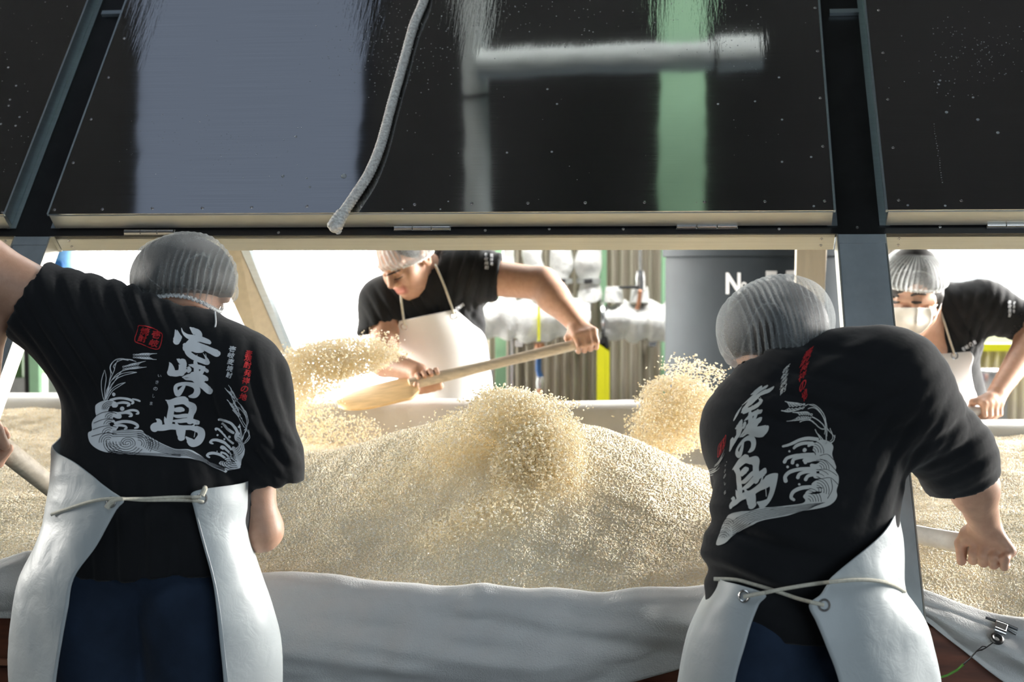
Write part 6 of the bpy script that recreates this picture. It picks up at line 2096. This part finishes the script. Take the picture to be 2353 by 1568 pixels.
toL = lambda q: np.stack([180 + q[:, 0] / 3.734, 700 + q[:, 1] / 3.734], 1)
CORR = [((1205, 425), (490, 355)), ((1125, 330), (445, 342)), ((1040, 240), (398, 348)), ((840, 300), (228, 545)), ((1120, 505), (408, 455)), ((1115, 575), (408, 520)), ((1110, 640), (400, 580)), ((1150, 750), (452, 648)), ((790, 590), (190, 775)), ((930, 740), (296, 775)), ((1045, 750), (365, 738)),
        ((920, 815), (300, 850)), ((1010, 900), (388, 872)), ((1040, 1015), (440, 940)), ((1075, 1090), (507, 985)), ((1030, 1200), (490, 1125)), ((650, 1050), (190, 1200)), ((760, 830), (208, 935)), ((1320, 375), (578, 212)), ((1300, 630), (572, 375)), ((1460, 410), (748, 85)), ((1420, 820), (728, 415)),
        ((600, 285), (128, 770)), ((725, 250), (152, 690)), ((490, 310), (98, 845)), ((690, 610), (152, 905)), ((630, 850), (150, 1105)), ((1240, 685), (535, 495)), ((1280, 790), (585, 562)), ((1366, 826), (722, 482)), ((1386, 958), (770, 560)), ((1462, 1010), (862, 560)), ((1410, 1185), (885, 735)),
        ((1205, 985), (560, 770)), ((1400, 1150), (870, 760)), ((1425, 1250), (940, 900)), ((1132, 1180), (568, 885)), ((1105, 1298), (572, 1022)), ((1390, 1385), (952, 1075)), ((1262, 1445), (800, 1232)), ((950, 1285), (420, 1255)), ((700, 1290), (180, 1330)), ((430, 1190), (150, 1310)), ((200, 1220), (70, 1470)), ((300, 870), (-60, 1050))]
cx_ = np.array([c[0] for c in CORR], float) / 1000; cy_ = np.array([(1620 + c[1][0] / 3.135, 780 + c[1][1] / 3.135) for c in CORR]) / 1000
wR = tps_fit(cx_, cy_, 2e-4)
toR = lambda q: tps_eval(cx_, wR, q / 1000) * 1000

# the waves as they lie on the right worker's back (traced in a 1066-pixel wide crop)
wvR, wlR = Print(), Print()
wvR.add(poly([(775, 800), (790, 752), (830, 726), (890, 738), (922, 772), (914, 826), (926, 870), (942, 918), (940, 950), (962, 990), (960, 1040), (946, 1090), (950, 1130), (928, 1172), (880, 1203), (800, 1222), (700, 1240), (600, 1272), (500, 1290), (420, 1306), (330, 1342), (250, 1384), (190, 1430), (150, 1468), (85, 1482), (108, 1400), (138, 1320), (180, 1262), (240, 1242), (330, 1238), (400, 1217), (500, 1212), (600, 1198), (700, 1182),
               (722, 1160), (706, 1135), (728, 1112), (790, 1118), (838, 1106), (846, 1072), (800, 1066), (766, 1048), (790, 1022), (832, 1006), (788, 1002), (782, 984), (822, 962), (804, 934), (758, 920), (762, 898), (800, 900), (826, 880), (786, 878), (742, 890), (704, 882), (712, 862), (762, 852), (798, 830)], 22))
for s_ in ([(562, 770, 16), (620, 754, 20), (680, 726, 22), (740, 714, 24), (806, 722, 26)], [(640, 782, 18), (662, 764, 22), (712, 748, 24), (770, 748, 24)], [(746, 768, 20), (770, 756, 24), (806, 764, 30)],
           [(572, 884, 26), (590, 858, 24), (640, 842, 24), (700, 832, 24), (780, 832, 26)], [(630, 892, 26), (640, 866, 24), (690, 852, 24), (750, 848, 24)], [(722, 888, 26), (738, 862, 24), (780, 848, 26), (830, 852, 26)],
           [(580, 1022, 30), (578, 990, 26), (610, 958, 26), (680, 938, 26), (760, 934, 26), (810, 940, 26)], [(668, 996, 26), (682, 972, 24), (730, 956, 24), (790, 958, 24)], [(724, 1010, 26), (742, 986, 24), (790, 976, 24), (840, 985, 26)],
           [(640, 1156, 20), (620, 1138, 24), (636, 1100, 26), (690, 1074, 28), (750, 1066, 28), (800, 1066, 26)], [(728, 1132, 26), (742, 1104, 26), (800, 1086, 26), (850, 1090, 26)]): wvR.st(*s_)
for x, y, r in ((607, 806, 8), (717, 798, 15), (665, 910, 11), (595, 922, 10), (678, 1047, 9)): wvR.dot(x, y, r)


def arcsR(cx, cy, r0, r1, n, a0, a1, sx=1.0, w=3.0):
    for r in np.linspace(r0, r1, n): wlR.line([(cx + sx * r * math.cos(math.radians(a)), cy - r * math.sin(math.radians(a))) for a in np.linspace(a0, a1, 7)], w)


arcsR(775, 810, 20, 72, 4, -10, 78, 1.1); arcsR(820, 930, 18, 70, 4, -5, 85, 1.0); arcsR(800, 1010, 20, 70, 3, 30, 90, 1.4); arcsR(800, 1090, 20, 92, 5, -20, 85, 1.0); arcsR(740, 1170, 20, 95, 5, 0, 85, 1.0)
for pts in ([(826, 838), (880, 828), (925, 868)], [(800, 872), (870, 872), (940, 948)], [(812, 942), (880, 940), (950, 985)], [(830, 1008), (900, 1000), (958, 1050)], [(905, 1010), (915, 1080), (880, 1150)]): wlR.line(pts, 3.2)
for k in range(7): wlR.line([(860 - 12 * k, 1178 + 4 * k), (720, 1192 + 7 * k), (560, 1215 + 9 * k), (420, 1228 + 11 * k), (300, 1256 + 14 * k), (200, 1310 + 18 * k)], 2.6)
for k in range(4): arcsR(170 - 12 * k, 1330 + 36 * k, 10, 40, 3, 20, 160, 1.1, 2.6)
toRR = lambda q: np.stack([1620 + q[:, 0] / 3.135, 780 + q[:, 1] / 3.135], 1)

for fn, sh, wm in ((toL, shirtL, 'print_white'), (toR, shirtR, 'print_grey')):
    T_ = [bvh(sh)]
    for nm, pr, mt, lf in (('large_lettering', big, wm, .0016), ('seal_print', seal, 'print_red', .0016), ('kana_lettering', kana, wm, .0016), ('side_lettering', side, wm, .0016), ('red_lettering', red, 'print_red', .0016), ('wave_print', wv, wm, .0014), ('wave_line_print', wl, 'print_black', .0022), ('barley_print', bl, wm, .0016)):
        f2 = fn
        if sh is shirtR and nm.startswith('wave'): f2 = toRR; pr = wvR if nm == 'wave_print' else wlR
        o_ = drape(nm, f2(np.array(pr.v)), pr.f, T_, lf, M[mt], sh)
        if nm == 'barley_print': o_['kind'] = 'stuff'

# small lettering on the far workers
def small(sh, name, items):
    p = Print()
    for ch, c, w, h, a in items: p.char(ch, c, w, h, a, .03)
    drape(name, np.array(p.v), p.f, [bvh(sh)], .003, M['print_white'], sh)


small(shirtM, 'sleeve_lettering', [(ch, (1117 + i * .8, 587 + i * 9.5), 8, 8.5, .05) for i, ch in enumerate('壱岐焼酎')] + [(ch, (1129, 589 + i * 9), 6.5, 8, .05) for i, ch in enumerate('発祥地')])
small(shirtM, 'chest_lettering', [(ch, (1049 + i * 5.2, 709 - i * 3.3), 6, 9, -.5) for i, ch in enumerate('壱岐の島')])
small(shirtK, 'sleeve_lettering', [(ch, (2319 + i * .2, 696 + i * 9.5), 7, 9, .15) for i, ch in enumerate('壱岐焼酎')] + [(ch, (2330, 698 + i * 9), 6, 8, .15) for i, ch in enumerate('発祥地')])
small(shirtK, 'chest_lettering', [(ch, (2213 + i * 8.5, 802 - i * 5), 8, 10, -.5) for i, ch in enumerate('壱岐の島')])

# ------------------------------------------------------------------ bulldog clip and cord on the near cloth
TC = [bvh(bpy.data.objects['near_cloth'])]
c0, n0 = cast(2292, 1450, TC, .004, True)
t = thing('bulldog_clip', c0, 'steel bulldog clip holding the cloth at the lower right', 'clip')
def on(px, py, lift): 
    h = cast(px, py, TC, lift)
    return h if h is not None else at(px, py, c0[1] - lift)
mb = MB()
CO = np.array(c0)
def on2(px, py, lift):                         # in the plane of the clip, lifted towards the viewer
    r = ray(px, py); n_ = np.array(n0); k = np.dot(CO - CAM, n_) / np.dot(r, n_)
    return CAM + r * k + n_ * lift
for (a, b, w) in (((2263, 1423), (2336, 1450), .0032), ((2284, 1436), (2333, 1461), .0028)):
    mb.tube([on2(*a, .004), on2((a[0] + b[0]) / 2, (a[1] + b[1]) / 2, .006), on2(*b, .004)], [w * .8, w, w], 8)
mb.build('jaw', M['dark_metal'], t, True)
mb = MB(); A, B, C_, D = on2(2284, 1433, .006), on2(2312, 1443, .006), on2(2304, 1466, .009), on2(2279, 1457, .009)
nn = np.array(n0) * .004
mb.hexa([A, B, C_, D, A + nn, B + nn, C_ + nn, D + nn]); mb.build('body_plate', M['steel'], t, bevel=.0008)
mb = MB(); mb.tube([on2(2279, 1456, .013), on2(2304, 1466, .013)], .0058, 12); mb.build('spring_barrel', M['steel'], t, True)
mb = MB(); mb.torus(on2(2285, 1477, .012), n0, .0095, .0042, 20, 8); mb.build('thumb_ring', M['dark_metal'], t, True)
t = thing('tie_line', on(2240, 1500, .004), 'thin dark wire and green cord tied to the bulldog clip', 'cord')
mb = MB(); pts = [on2(2277, 1485, .011), on2(2262, 1494, .006), on2(2256, 1497, .006), on2(2240, 1502, .006)]; mb.tube(pts, .0012, 6)
lo = [on2(2262, 1492, .007), on2(2254, 1491, .007), on2(2240, 1502, .007), on2(2252, 1500, .007), on2(2261, 1495, .007)]; mb.tube(lo, .0011, 6); mb.build('wire_loop', M['dark_metal'], t, True)
mb = MB(); e = pts[-1]; g = at(2214, 1527, e[1] + .01); mb.tube([e, at(2228, 1515, e[1] + .004), g], .0016, 6); mb.build('dark_tail', M['dark_metal'], t, True)
mb = MB(); mb.tube([g, at(2200, 1540, g[1] + .01), at(2176, 1553, g[1] + .02), at(2150, 1560, g[1] + .03)], .0024, 8); mb.build('cord_length', M['green_cord'], t, True)
